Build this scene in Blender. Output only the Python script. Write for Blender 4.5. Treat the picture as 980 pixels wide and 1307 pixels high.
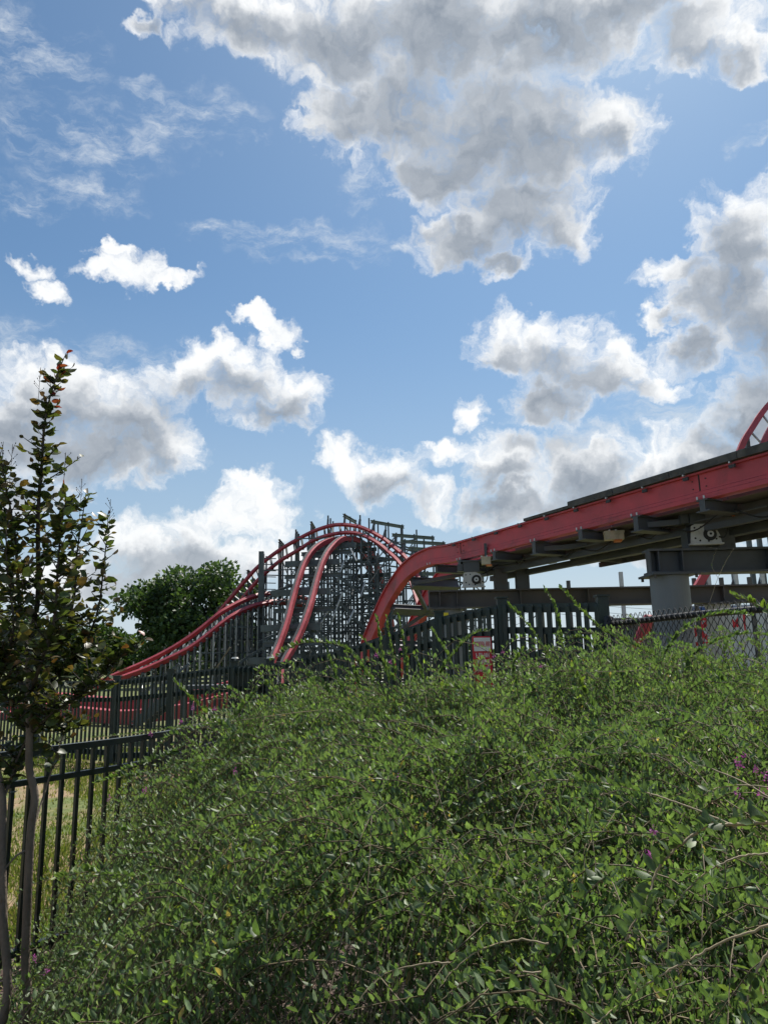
import bpy, math, random
import numpy as np
from mathutils import Vector, Matrix, Euler

scene = bpy.context.scene
for _o in list(bpy.data.objects):
    bpy.data.objects.remove(_o, do_unlink=True)
COL = scene.collection
R = math.radians

# ------------------------------------------------------------------ camera
CAM_H, PITCH, ROLL, FPX, CX, CY = 1.65, R(11.5), 0.02, 944.0, 490.0, 653.5
cam_d = bpy.data.cameras.new('camera')
cam_d.sensor_fit = 'VERTICAL'
cam_d.sensor_height = 24.0
cam_d.lens = 24.0 * FPX / 1307.0
cam_d.clip_start, cam_d.clip_end = 0.05, 5000
cam = bpy.data.objects.new('camera', cam_d)
COL.objects.link(cam)
cam.location = (0, 0, CAM_H)
cam.rotation_euler = (Matrix.Rotation(R(90) + PITCH, 3, 'X') @ Matrix.Rotation(-ROLL, 3, 'Z')).to_euler()
scene.camera = cam

def ray(px, py):
    a, b = (px - CX) / FPX, (CY - py) / FPX
    u, v = a * math.cos(ROLL) + b * math.sin(ROLL), b * math.cos(ROLL) - a * math.sin(ROLL)
    c, s = math.cos(PITCH), math.sin(PITCH)
    return Vector((u, c - v * s, s + v * c))

def at(px, py, Y):
    """world point that lies Y metres ahead on the sight line through a photo pixel"""
    d = ray(px, py)
    k = Y / d.y
    return Vector((d.x * k, Y, CAM_H + d.z * k))

# ------------------------------------------------------------------ light
SUN_EL, SUN_AZ = R(58), R(24)
SUN_DIR = Vector((math.sin(SUN_AZ) * math.cos(SUN_EL), math.cos(SUN_AZ) * math.cos(SUN_EL), math.sin(SUN_EL)))
sun_d = bpy.data.lights.new('sun', 'SUN')
sun_d.energy, sun_d.angle, sun_d.color = 5.0, R(0.55), (1.0, 0.95, 0.87)
sun = bpy.data.objects.new('sun', sun_d)
COL.objects.link(sun)
sun.location = (0, 0, 60)
sun.rotation_euler = (-SUN_DIR).to_track_quat('-Z', 'Y').to_euler()

scene.view_settings.view_transform = 'Standard'
scene.view_settings.look = 'None'
scene.view_settings.gamma = 1.0
scene.view_settings.use_curve_mapping = False
scene.view_settings.exposure = 0.55

world = bpy.data.worlds.new('World')
scene.world = world
world.use_nodes = True

# ------------------------------------------------------------------ sky
class NT:
    """tiny helper for writing node trees"""
    def __init__(s, tree): s.t = tree
    def n(s, typ, ins=None, **kw):
        nd = s.t.nodes.new(typ)
        for k, v in kw.items(): setattr(nd, k, v)
        if ins:
            for k, v in ins.items():
                sk = nd.inputs[k]
                if isinstance(v, bpy.types.NodeSocket): s.t.links.new(v, sk)
                else: sk.default_value = v
        return nd
    def m(s, op, a, b=None, c=None, clamp=False):
        nd = s.t.nodes.new('ShaderNodeMath'); nd.operation = op; nd.use_clamp = clamp
        for i, v in enumerate((a, b, c)):
            if v is None: continue
            if isinstance(v, bpy.types.NodeSocket): s.t.links.new(v, nd.inputs[i])
            else: nd.inputs[i].default_value = v
        return nd.outputs[0]
    def vm(s, op, a, b=None, scale=None):
        nd = s.t.nodes.new('ShaderNodeVectorMath'); nd.operation = op
        for i, v in enumerate((a, b)):
            if v is None: continue
            if isinstance(v, bpy.types.NodeSocket): s.t.links.new(v, nd.inputs[i])
            else: nd.inputs[i].default_value = v
        if scale is not None:
            if isinstance(scale, bpy.types.NodeSocket): s.t.links.new(scale, nd.inputs['Scale'])
            else: nd.inputs['Scale'].default_value = scale
        return nd.outputs['Value'] if op in ('DOT_PRODUCT', 'LENGTH') else nd.outputs['Vector']
    def rng(s, v, a, b, c=0.0, d=1.0, mode='SMOOTHSTEP'):
        nd = s.n('ShaderNodeMapRange', {'Value': v, 'From Min': a, 'From Max': b, 'To Min': c, 'To Max': d}, interpolation_type=mode)
        return nd.outputs['Result']
    def mix(s, f, a, b, blend='MIX'):
        nd = s.t.nodes.new('ShaderNodeMix'); nd.data_type = 'RGBA'; nd.blend_type = blend
        for k, v in ((0, f), (6, a), (7, b)):
            if isinstance(v, bpy.types.NodeSocket): s.t.links.new(v, nd.inputs[k])
            else: nd.inputs[k].default_value = (*v, 1.0) if isinstance(v, tuple) and len(v) == 3 else v
        return nd.outputs[2]

# every cloud of the sky: direction (given as photo pixel) and half-widths
CUMULUS = [
 (250,-10,70,45),(330,20,110,60),(440,40,110,85),(560,30,120,110),(690,30,130,100),(800,0,120,70),(900,50,90,50),(960,70,40,38),
 (440,150,62,50),(520,140,85,80),(620,170,110,100),(700,170,90,80),(775,165,60,52),(560,225,60,50),(660,270,95,62),(720,290,48,36),(590,312,62,34),(640,338,38,20),
 (945,295,72,68),(930,375,78,66),(985,420,80,80),(862,340,46,20),(880,445,46,32),(965,520,80,62),(850,405,22,14),
 (648,440,58,40),(715,452,75,46),(775,478,72,42),(830,492,46,24),(700,515,62,34),
 (597,528,24,24),(570,575,36,22),(640,590,62,40),(745,595,76,56),(850,592,76,44),(650,645,90,30),(770,640,120,44),(920,580,60,40),
 (445,585,42,28),(490,605,56,40),(545,632,34,34),(420,590,20,14),
 (325,632,46,30),(355,660,40,34),(305,618,20,14),(300,660,40,30),
 (30,500,64,46),(90,515,76,62),(165,530,76,56),(215,570,50,46),(110,580,130,44),(20,560,80,50),
 (245,478,52,40),(310,480,66,50),(380,510,48,44),(285,450,34,24),(350,535,60,26),
 (165,345,46,26),(215,358,40,12),(130,352,44,14),(150,318,16,12),(345,418,26,20),(325,405,26,10),(370,432,12,9),
 (40,338,34,14),(62,366,24,16),(185,28,32,20),(170,20,16,12),
 (170,690,50,34),(250,690,56,40),(210,720,120,34),(20,640,90,30),(330,720,110,30),(100,745,170,30),(820,690,160,36),
]
WISP = [(390,308,95,24),(300,300,60,16),(50,70,75,50),(110,180,100,46),(30,262,60,16),(110,240,70,22),(185,120,34,22),(250,150,80,34),(325,170,20,12),
        (100,452,150,30),(190,475,120,24),(465,240,30,26),(960,165,20,18),(520,312,20,12),(20,30,30,40),(440,325,50,14),(860,540,120,30)]

def stereo(d):
    """sky direction -> stereographic plane about due +Y (conformal, so cloud texture keeps its scale)"""
    d = d.normalized()
    return 2 * d.x / (1 + d.y), 2 * d.z / (1 + d.y)

def blob_group(name, blobs, grow=1.0, k=0.22):
    g = bpy.data.node_groups.new(name, 'ShaderNodeTree')
    g.interface.new_socket('Vector', in_out='INPUT', socket_type='NodeSocketVector')
    g.interface.new_socket('Value', in_out='OUTPUT', socket_type='NodeSocketFloat')
    t = NT(g)
    gi, go = t.n('NodeGroupInput'), t.n('NodeGroupOutput')
    acc = None
    vec = gi.outputs[0]
    for i, (px, py, rx, ry) in enumerate(blobs):
        if i and i % 6 == 0:      # keeps the evaluation sequential
            vec = t.n('ShaderNodeVectorMath', {0: acc, 1: (1e-7, 1e-7, 1e-7), 2: gi.outputs[0]}, operation='MULTIPLY_ADD').outputs[0]
        u, v = stereo(ray(px, py))
        u1, v1 = stereo(ray(px + rx, py)); u2, v2 = stereo(ray(px, py - ry))
        a = grow * math.hypot(u1 - u, v1 - v); b = grow * math.hypot(u2 - u, v2 - v)
        q = t.n('ShaderNodeVectorMath', {0: vec, 1: (1 / a, 1 / b, 0), 2: (-u / a, -v / b, 0)}, operation='MULTIPLY_ADD').outputs[0]
        r2 = t.vm('DOT_PRODUCT', q, q)
        acc = r2 if acc is None else t.m('SMOOTH_MIN', acc, r2, k)
    g.links.new(t.m('SUBTRACT', 1.0, acc), go.inputs[0])
    return g

def build_sky():
    t = NT(world.node_tree)
    for nd in list(t.t.nodes): t.t.nodes.remove(nd)
    out = t.n('ShaderNodeOutputWorld')
    bg = t.n('ShaderNodeBackground', {'Strength': 0.075})
    t.t.links.new(bg.outputs[0], out.inputs[0])
    sky = t.n('ShaderNodeTexSky', sky_type='NISHITA', sun_disc=False, sun_elevation=SUN_EL, sun_rotation=SUN_AZ,
              altitude=0.0, air_density=1.0, dust_density=0.7, ozone_density=2.2)
    d3 = t.n('ShaderNodeTexCoord').outputs['Generated']
    xyz = t.n('ShaderNodeSeparateXYZ', {0: d3})
    X, Y, Z = xyz.outputs[0], xyz.outputs[1], xyz.outputs[2]
    k = t.m('DIVIDE', 2.0, t.m('MAXIMUM', t.m('ADD', Y, 1.0), 0.02))
    co = t.n('ShaderNodeCombineXYZ', {0: t.m('MULTIPLY', X, k), 1: t.m('MULTIPLY', Z, k), 2: 0.0}).outputs[0]
    gc, gw = blob_group('cumulus_field', CUMULUS, 1.1, 0.3), blob_group('wisp_field', WISP)
    gs = blob_group('cumulus_mass', [b for b in CUMULUS if b[2] * b[3] > 1500], 1.15, 0.4)
    seq = lambda dep, v: t.n('ShaderNodeVectorMath', {0: dep, 1: (1e-7, 1e-7, 1e-7), 2: v}, operation='MULTIPLY_ADD').outputs[0]
    def noise(vec, scale, det, rough, typ='2D', **kw):
        return t.n('ShaderNodeTexNoise', {'Vector': vec, 'Scale': scale, 'Detail': det, 'Roughness': rough, **kw}, noise_dimensions=typ)
    # turbulent displacement of the direction, coarse and fine
    w1 = noise(co, 10.0, 2.0, 0.6)
    w2 = noise(co, 42.0, 3.0, 0.6)
    cw = t.vm('ADD', co, t.vm('ADD', t.vm('SCALE', t.vm('SUBTRACT', w1.outputs['Color'], (0.5, 0.5, 0.5)), scale=0.075),
                              t.vm('SCALE', t.vm('SUBTRACT', w2.outputs['Color'], (0.5, 0.5, 0.5)), scale=0.034)))
    def billow(vec):
        a = t.n('ShaderNodeTexVoronoi', {'Vector': vec, 'Scale': 20.0, 'Detail': 2.0, 'Roughness': 0.55, 'Lacunarity': 2.3}, feature='F1', normalize=True, voronoi_dimensions='2D')
        return t.m('SUBTRACT', 0.36, a.outputs['Distance'])
    b1 = billow(cw)
    n1 = noise(cw, 26.0, 7.0, 0.62).outputs['Fac']
    nbig = noise(co, 7.0, 2.0, 0.5).outputs['Fac']
    # the rest of the sky carries the same kind of cumulus
    offv = t.rng(t.vm('DOT_PRODUCT', d3, tuple(ray(CX, CY).normalized())), 0.80, 0.66)
    nfar = noise(d3, 3.0, 3.0, 0.5, '3D').outputs['Fac']
    far = t.m('ADD', t.m('MULTIPLY', t.m('SUBTRACT', nfar, 0.54), 9.0), t.m('MULTIPLY', t.m('SUBTRACT', offv, 1.0), 6.0))
    F = t.n('ShaderNodeGroup', {0: cw}, node_tree=gc).outputs[0]
    F = t.m('MAXIMUM', t.m('MAXIMUM', F, -2.0), far)
    tex = t.m('ADD', t.m('ADD', t.m('MULTIPLY', b1, 0.9), t.m('MULTIPLY', t.m('SUBTRACT', n1, 0.5), 1.75)), t.m('MULTIPLY', t.m('SUBTRACT', nbig, 0.5), 0.7))
    D = t.m('ADD', F, tex)
    alpha = t.rng(D, EDGE0, EDGE1)
    # cloud lying between a point and the sun darkens it
    sx, sy = stereo(SUN_DIR)
    ux, uy = stereo(ray(600, 300))
    sd = Vector((sx - ux, sy - uy, 0)).normalized()
    F2 = t.n('ShaderNodeGroup', {0: seq(F, t.vm('ADD', cw, tuple(sd * 0.042)))}, node_tree=gs).outputs[0]
    F2 = t.m('MAXIMUM', t.m('MAXIMUM', F2, -2.0), far)
    c2 = t.vm('ADD', cw, tuple(sd * 0.016))
    b2 = billow(c2)
    n2 = noise(c2, 26.0, 5.0, 0.62).outputs['Fac']
    bump = t.m('ADD', t.m('MULTIPLY', t.m('SUBTRACT', b2, b1), BUMPB), t.m('MULTIPLY', t.m('SUBTRACT', n2, n1), BUMPN))
    occl = t.rng(F2, -0.3, 0.95)
    thick = t.rng(t.m('ADD', F, t.m('MULTIPLY', tex, 0.22)), 0.12, 1.0)
    sh = t.m('ADD', t.m('MULTIPLY', occl, t.m('ADD', 0.15, t.m('MULTIPLY', thick, 0.85))), bump)
    ramp = t.n('ShaderNodeValToRGB', {'Fac': t.rng(sh, -0.05, 1.1, mode='LINEAR')})
    cr = ramp.color_ramp
    cr.elements[0].position, cr.elements[0].color = 0.0, (9.6, 9.7, 9.7, 1)
    cr.elements[1].position, cr.elements[1].color = 1.0, (2.5, 2.9, 3.45, 1)
    e = cr.elements.new(0.35); e.color = (7.4, 7.6, 7.8, 1)
    e = cr.elements.new(0.68); e.color = (4.6, 4.95, 5.4, 1)
    skyc = t.mix(1.0, sky.outputs[0], (0.76, 0.95, 1.0), 'MULTIPLY')
    # thin high wisps
    ws = noise(t.n('ShaderNodeMapping', {'Vector': t.vm('ADD', co, t.vm('SCALE', t.vm('SUBTRACT', cw, co), scale=0.45)), 'Scale': (1.0, 2.4, 1.0), 'Rotation': (0, 0, 0.3)}).outputs[0], 15.0, 5.0, 0.68)
    Wf = t.n('ShaderNodeGroup', {0: seq(F2, cw)}, node_tree=gw).outputs[0]
    wa = t.m('MULTIPLY', t.rng(Wf, -0.9, 0.8), t.rng(ws.outputs['Fac'], 0.36, 0.9))
    c1 = t.mix(t.m('MULTIPLY', wa, 0.8), skyc, (7.0, 7.5, 8.0))
    # pale humid air low down
    c1 = t.mix(t.rng(Z, 0.50, 0.0, 0.0, 0.75), c1, (4.5, 5.4, 6.3))
    cl = t.mix(t.rng(Z, 0.26, 0.02, 0.0, 0.35), ramp.outputs[0], (6.9, 7.3, 7.7))
    c1 = t.mix(t.rng(Z, 0.20, 0.0, 0.0, 0.5), c1, (6.6, 7.3, 7.9))
    c2 = t.mix(t.m('MULTIPLY', alpha, 0.96), c1, cl)
    t.t.links.new(c2, bg.inputs['Color'])
EDGE0, EDGE1, BUMPB, BUMPN = -0.10, 1.0, 0.30, 0.34
build_sky()
world.cycles.sampling_method = 'MANUAL'
world.cycles.sample_map_resolution = 512

scene.cycles.use_adaptive_sampling = True
scene.cycles.adaptive_threshold = 0.015
scene.cycles.adaptive_min_samples = 12
scene.cycles.use_denoising = True
scene.cycles.max_bounces = 6
scene.cycles.transparent_max_bounces = 6
scene.cycles.caustics_reflective = False
scene.cycles.caustics_refractive = False

# ------------------------------------------------------------------ helpers
rnd = random.Random(7)
rng = np.random.default_rng(11)
V = Vector

def tag(o, label=None, cat=None, group=None, kind=None):
    if label: o['label'] = label
    if cat: o['category'] = cat
    if group: o['group'] = group
    if kind: o['kind'] = kind
    return o

def empty(name, loc, label, cat, group=None):
    o = bpy.data.objects.new(name, None)
    o.empty_display_size = 0.2
    COL.objects.link(o)
    o.location = loc
    return tag(o, label, cat, group)

def root_off(p):
    L = V((0, 0, 0))
    while p is not None:
        L += p.location
        p = p.parent
    return L

def link(name, me, parent=None, M=None):
    """link mesh data given in world space (or placed by world matrix M) under a parent"""
    o = bpy.data.objects.new(name, me)
    COL.objects.link(o)
    if parent is not None:
        o.parent = parent
        off = root_off(parent)
        o.matrix_basis = Matrix.Translation(-off) @ (M if M is not None else Matrix.Identity(4))
    elif M is not None:
        o.matrix_basis = M
    return o

class MB:
    """collects shapes into one mesh"""
    def __init__(s): s.v, s.f = [], []
    def add(s, vs, fs):
        o = len(s.v)
        s.v += [tuple(p) for p in vs]
        s.f += [tuple(i + o for i in f) for f in fs]
        return s
    def box(s, lo, hi, M=None):
        x0, y0, z0 = lo; x1, y1, z1 = hi
        vs = [V((x, y, z)) for z in (z0, z1) for y in (y0, y1) for x in (x0, x1)]
        if M is not None: vs = [M @ p for p in vs]
        return s.add(vs, [(0, 2, 3, 1), (4, 5, 7, 6), (0, 1, 5, 4), (2, 6, 7, 3), (0, 4, 6, 2), (1, 3, 7, 5)])
    def bar(s, a, b, w, d, up=(0, 0, 1)):
        M, L = frame(a, b, up)
        return s.box((-w / 2, -d / 2, 0), (w / 2, d / 2, L), M)
    def tube(s, pts, rad, n=6, cap=True):
        pts = [V(p) for p in pts]
        if not hasattr(rad, '__len__'): rad = [rad] * len(pts)
        o = len(s.v); prev = None
        for i, p in enumerate(pts):
            t = (pts[min(i + 1, len(pts) - 1)] - pts[max(i - 1, 0)]).normalized()
            if prev is None:
                a = t.orthogonal().normalized()
            else:
                a = (prev - t * prev.dot(t)).normalized()
            prev = a
            b = t.cross(a)
            for k in range(n):
                an = 2 * math.pi * k / n
                s.v.append(tuple(p + (a * math.cos(an) + b * math.sin(an)) * rad[i]))
        for i in range(len(pts) - 1):
            for k in range(n):
                k2 = (k + 1) % n
                s.f.append((o + i * n + k, o + i * n + k2, o + (i + 1) * n + k2, o + (i + 1) * n + k))
        if cap:
            s.f.append(tuple(o + k for k in reversed(range(n))))
            s.f.append(tuple(o + (len(pts) - 1) * n + k for k in range(n)))
        return s
    def sweep(s, prof, pts, rights, ups):
        o = len(s.v); n = len(prof)
        for p, r, u in zip(pts, rights, ups):
            for (a, b) in prof: s.v.append(tuple(p + r * a + u * b))
        for i in range(len(pts) - 1):
            for k in range(n):
                k2 = (k + 1) % n
                s.f.append((o + i * n + k, o + i * n + k2, o + (i + 1) * n + k2, o + (i + 1) * n + k))
        s.f.append(tuple(o + k for k in reversed(range(n))))
        s.f.append(tuple(o + (len(pts) - 1) * n + k for k in range(n)))
        return s
    def mesh(s, name, mat, smooth=False):
        me = bpy.data.meshes.new(name)
        me.from_pydata(s.v, [], s.f)
        if mat: me.materials.append(mat)
        if smooth: me.shade_smooth()
        me.update()
        return me
    def obj(s, name, mat, parent=None, smooth=False):
        return link(name, s.mesh(name, mat, smooth), parent)

def frame(a, b, up=(0, 0, 1)):
    a, b, up = V(a), V(b), V(up)
    z = (b - a); L = z.length; z.normalize()
    if abs(z.dot(up.normalized())) > 0.98: up = V((0, 1, 0))
    x = up.cross(z).normalized()
    y = z.cross(x)
    M = Matrix((x, y, z)).transposed().to_4x4()
    M.translation = a
    return M, L

_unit = {}
def unit_mesh(kind, mat):
    """unit-length member along z, shared by all alike pieces"""
    key = (kind, mat.name)
    if key in _unit: return _unit[key]
    mb = MB()
    if kind == 'box':
        mb.box((-.5, -.5, 0), (.5, .5, 1))
    elif kind == 'h':
        t = .13
        pr = [(-.5, -.5), (.5, -.5), (.5, -.5 + t), (t / 2, -.5 + t), (t / 2, .5 - t), (.5, .5 - t), (.5, .5), (-.5, .5), (-.5, .5 - t), (-t / 2, .5 - t), (-t / 2, -.5 + t), (-.5, -.5 + t)]
        mb.sweep(pr, [V((0, 0, 0)), V((0, 0, 1))], [V((1, 0, 0))] * 2, [V((0, 1, 0))] * 2)
    elif kind == 'pipe':
        mb.tube([(0, 0, 0), (0, 0, 1)], .5, 8)
    elif kind == 'picket':   # slightly eased top
        mb.v = [(-.5, -.5, 0), (.5, -.5, 0), (.5, .5, 0), (-.5, .5, 0), (-.5, -.5, .985), (.5, -.5, .985), (.5, .5, .985), (-.5, .5, .985), (-.3, -.2, 1), (.3, -.2, 1), (.3, .2, 1), (-.3, .2, 1)]
        mb.f = [(3, 2, 1, 0), (0, 1, 5, 4), (1, 2, 6, 5), (2, 3, 7, 6), (3, 0, 4, 7), (4, 5, 9, 8), (5, 6, 10, 9), (6, 7, 11, 10), (7, 4, 8, 11), (8, 9, 10, 11)]
    elif kind == 'bolt':
        mb.tube([(0, 0, 0), (0, 0, 1)], .5, 6)
    me = mb.mesh(kind + '_member', mat)
    _unit[key] = me
    return me

def member(name, a, b, w, d, mat, parent, kind='box', up=(0, 0, 1)):
    M, L = frame(a, b, up)
    return link(name, unit_mesh(kind, mat), parent, M @ Matrix.Diagonal((w, d, L, 1)))

def smooth_path(pts, n=8):
    """Catmull-Rom through the points"""
    P = [V(p) for p in pts]
    P = [P[0] * 2 - P[1]] + P + [P[-1] * 2 - P[-2]]
    out = []
    for i in range(1, len(P) - 2):
        for k in range(n):
            t = k / n
            out.append(0.5 * ((2 * P[i]) + (P[i + 1] - P[i - 1]) * t + (2 * P[i - 1] - 5 * P[i] + 4 * P[i + 1] - P[i + 2]) * t * t + (3 * P[i] - P[i - 1] - 3 * P[i + 1] + P[i + 2]) * t ** 3))
    out.append(P[-2])
    return out

def ss(a, b, x):
    t = np.clip((np.asarray(x, float) - a) / (b - a), 0, 1)
    return t * t * (3 - 2 * t)

def big_mesh(name, verts, loops, sizes, mat, col=None, smooth=False):
    """mesh from numpy arrays: verts (n,3), flat loop indices, face sizes"""
    me = bpy.data.meshes.new(name)
    me.vertices.add(len(verts)); me.vertices.foreach_set('co', np.ascontiguousarray(verts, np.float32).ravel())
    me.loops.add(len(loops)); me.loops.foreach_set('vertex_index', np.ascontiguousarray(loops, np.int32))
    st = np.zeros(len(sizes), np.int32); st[1:] = np.cumsum(sizes)[:-1]
    me.polygons.add(len(sizes)); me.polygons.foreach_set('loop_start', st)
    if mat: me.materials.append(mat)
    me.update(calc_edges=True)
    if smooth: me.shade_smooth()
    if col is not None:
        at_ = me.attributes.new('Col', 'FLOAT_COLOR', 'POINT')
        c4 = np.ones((len(verts), 4), np.float32); c4[:, :3] = col
        at_.data.foreach_set('color', c4.ravel())
    return me

def nrm(a): return a / np.maximum(np.linalg.norm(a, axis=-1, keepdims=True), 1e-9)

def leaf_arrays(pos, axis, side, ln, wd, col, shape='fine', curl=0.0, fold=0.2):
    """N leaves. axis: base->tip, side: roughly across. returns verts, loops, sizes, colours"""
    N = len(pos)
    axis = nrm(axis); side = nrm(side - axis * np.sum(side * axis, 1, keepdims=True))
    nor = np.cross(axis, side)
    if shape == 'fine':      # 6 corners, two halves folded on the midrib
        tab = [(0, 0), (.34, .5), (.72, .40), (1, 0), (.72, -.40), (.34, -.5)]
        faces = [(0, 1, 2, 3), (0, 3, 4, 5)]
    elif shape == 'broad':   # oval leaf with a midrib
        tab = [(0, 0), (.3, 0), (.65, 0), (1, 0), (.12, .28), (.38, .5), (.72, .40), (.12, -.28), (.38, -.5), (.72, -.40)]
        faces = [(0, 1, 5, 4), (1, 2, 6, 5), (2, 3, 6), (0, 7, 8, 1), (1, 8, 9, 2), (2, 9, 3)]
    else:                    # blade
        tab = [(0, .5), (0, -.5), (.6, -.35), (1, 0), (.6, .35)]
        faces = [(0, 1, 2, 3, 4)]
    k = len(tab)
    tt = np.array([a for a, b in tab]); ww = np.array([b for a, b in tab])
    cu = np.broadcast_to(np.asarray(curl, float), (N,))
    v = (pos[:, None, :] + axis[:, None, :] * (ln[:, None] * tt)[..., None] + side[:, None, :] * (wd[:, None] * ww)[..., None]
         + nor[:, None, :] * (wd[:, None] * (np.abs(ww) * fold * 2) - ln[:, None] * cu[:, None] * tt ** 2)[..., None])
    lp = np.concatenate([np.array(f) for f in faces]); sz = np.array([len(f) for f in faces])
    loops = (lp[None, :] + (np.arange(N) * k)[:, None]).ravel()
    return v.reshape(-1, 3), loops, np.tile(sz, N), np.repeat(col, k, axis=0)

def leaf_obj(name, parent, mat, *a, **kw):
    v, l, s, c = leaf_arrays(*a, **kw)
    return link(name, big_mesh(name, v, l, s, mat, c), parent)

# ------------------------------------------------------------------ materials
def pmat(name, col, rough=0.6, metal=0.0, var=0.25, scale=6.0, bump=0.0, bscale=40.0, spec=0.4, dirt=None, dirt_scale=1.5, streak=1.0):
    """painted / worn surface: two-scale tone variation, optional grime patches, fine relief"""
    m = bpy.data.materials.new(name); m.use_nodes = True
    t = NT(m.node_tree)
    for nd in list(t.t.nodes): t.t.nodes.remove(nd)
    out = t.n('ShaderNodeOutputMaterial')
    pos = t.n('ShaderNodeNewGeometry').outputs['Position']
    q = t.n('ShaderNodeMapping', {'Vector': pos, 'Scale': (1, 1, streak)}).outputs[0]
    n1 = t.n('ShaderNodeTexNoise', {'Vector': q, 'Scale': scale, 'Detail': 5.0, 'Roughness': 0.6}).outputs['Fac']
    lo = tuple(c * (1 - var) for c in col); hi = tuple(min(1, c * (1 + var)) for c in col)
    c = t.mix(t.rng(n1, 0.3, 0.7), lo, hi)
    r = rough
    if dirt:
        n2 = t.n('ShaderNodeTexNoise', {'Vector': q, 'Scale': dirt_scale, 'Detail': 6.0, 'Roughness': 0.7}).outputs['Fac']
        c = t.mix(t.rng(n2, 0.52, 0.72, 0.0, 0.75), c, dirt)
    rr = t.rng(n1, 0.25, 0.75, max(0.05, rough - 0.1), min(1, rough + 0.12))
    p = t.n('ShaderNodeBsdfPrincipled', {'Base Color': c, 'Roughness': rr, 'Metallic': metal, 'Specular IOR Level': spec})
    if bump:
        n3 = t.n('ShaderNodeTexNoise', {'Vector': pos, 'Scale': bscale, 'Detail': 4.0}).outputs['Fac']
        b = t.n('ShaderNodeBump', {'Strength': bump, 'Distance': 0.02, 'Height': n3})
        t.t.links.new(b.outputs[0], p.inputs['Normal'])
    t.t.links.new(p.outputs[0], out.inputs[0])
    return m

def leafmat(name, trans=0.35, rough=0.45, spec=0.4, tint=(1.25, 1.35, 0.55), nvar=0.3):
    m = bpy.data.materials.new(name); m.use_nodes = True
    t = NT(m.node_tree)
    for nd in list(t.t.nodes): t.t.nodes.remove(nd)
    out = t.n('ShaderNodeOutputMaterial')
    a = t.n('ShaderNodeAttribute', attribute_name='Col').outputs['Color']
    pos = t.n('ShaderNodeNewGeometry').outputs['Position']
    n = t.n('ShaderNodeTexNoise', {'Vector': pos, 'Scale': 55.0, 'Detail': 2.0}).outputs['Fac']
    col = t.mix(1.0, a, t.n('ShaderNodeCombineColor', {i: t.rng(n, 0.3, 0.7, 1 - nvar, 1 + nvar) for i in range(3)}).outputs[0], 'MULTIPLY')
    p = t.n('ShaderNodeBsdfPrincipled', {'Base Color': col, 'Roughness': rough, 'Specular IOR Level': spec})
    tr = t.n('ShaderNodeBsdfTranslucent', {'Color': t.mix(1.0, col, tint, 'MULTIPLY')})
    mx = t.n('ShaderNodeMixShader', {0: trans, 1: p.outputs[0], 2: tr.outputs[0]})
    t.t.links.new(mx.outputs[0], out.inputs[0])
    return m

M = {}
M['red'] = pmat('red_paint', (0.46, 0.065, 0.085), 0.48, var=0.16, scale=2.2, dirt=(0.19, 0.045, 0.05), dirt_scale=1.3, spec=0.35)
M['red_far'] = pmat('red_rail_paint', (0.35, 0.045, 0.058), 0.55, var=0.15, scale=1.2, dirt=(0.22, 0.04, 0.05), dirt_scale=0.6, spec=0.5)
M['rail_worn'] = pmat('worn_running_strip', (0.045, 0.046, 0.052), 0.65, 0.0, var=0.3, scale=3)
M['slate'] = pmat('slate_paint_haze_lift', (0.080, 0.098, 0.106), 0.5, var=0.25, scale=2.0, dirt=(0.055, 0.05, 0.045), spec=0.35)  # slate paint, its colour lightened to stand in for distance haze
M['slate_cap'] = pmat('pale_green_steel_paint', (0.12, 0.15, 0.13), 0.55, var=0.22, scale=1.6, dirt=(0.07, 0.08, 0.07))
M['galv'] = pmat('galvanised_pipe', (0.42, 0.43, 0.43), 0.45, 0.6, var=0.2, scale=6)
M['grey_col'] = pmat('grey_column_paint', (0.155, 0.17, 0.185), 0.5, var=0.10, scale=1.8, dirt=(0.13, 0.13, 0.125), dirt_scale=1.1, bump=0.05, streak=0.3)
M['pale_col'] = pmat('pale_grey_column_paint', (0.38, 0.39, 0.41), 0.5, var=0.08, scale=1.8, dirt=(0.27, 0.27, 0.27), dirt_scale=1.1)
M['girder'] = pmat('dark_grey_girder_paint', (0.068, 0.076, 0.086), 0.5, var=0.18, scale=2.2, dirt=(0.07, 0.058, 0.05), dirt_scale=1.4, bump=0.05)
M['girder_brown'] = pmat('brown_grey_girder_paint', (0.085, 0.080, 0.078), 0.6, var=0.18, scale=1.5, dirt=(0.06, 0.045, 0.038), dirt_scale=0.9)
M['board'] = pmat('weathered_grey_board', (0.075, 0.073, 0.07), 0.8, var=0.4, scale=5.0, bump=0.3, dirt=(0.03, 0.03, 0.03), dirt_scale=3.0)
M['plank'] = pmat('tan_plank', (0.20, 0.165, 0.125), 0.8, var=0.3, scale=7.0, bump=0.2)
M['white_steel'] = pmat('pale_drive_plate', (0.44, 0.45, 0.45), 0.45, var=0.1, scale=6.0, dirt=(0.25, 0.23, 0.2), dirt_scale=5.0)
M['rubber'] = pmat('black_rubber', (0.02, 0.02, 0.021), 0.75, var=0.3, scale=10)
M['beige'] = pmat('beige_box_enamel', (0.42, 0.38, 0.29), 0.5, var=0.1, scale=6, dirt=(0.22, 0.19, 0.14), dirt_scale=4)
M['orange'] = pmat('orange_lens', (0.55, 0.16, 0.03), 0.35, var=0.1)
M['yellow'] = pmat('yellow_tag', (0.75, 0.62, 0.03), 0.5, var=0.12, scale=20)
M['bolt'] = pmat('zinc_bolt', (0.45, 0.45, 0.44), 0.4, 0.7, var=0.2)
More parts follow.
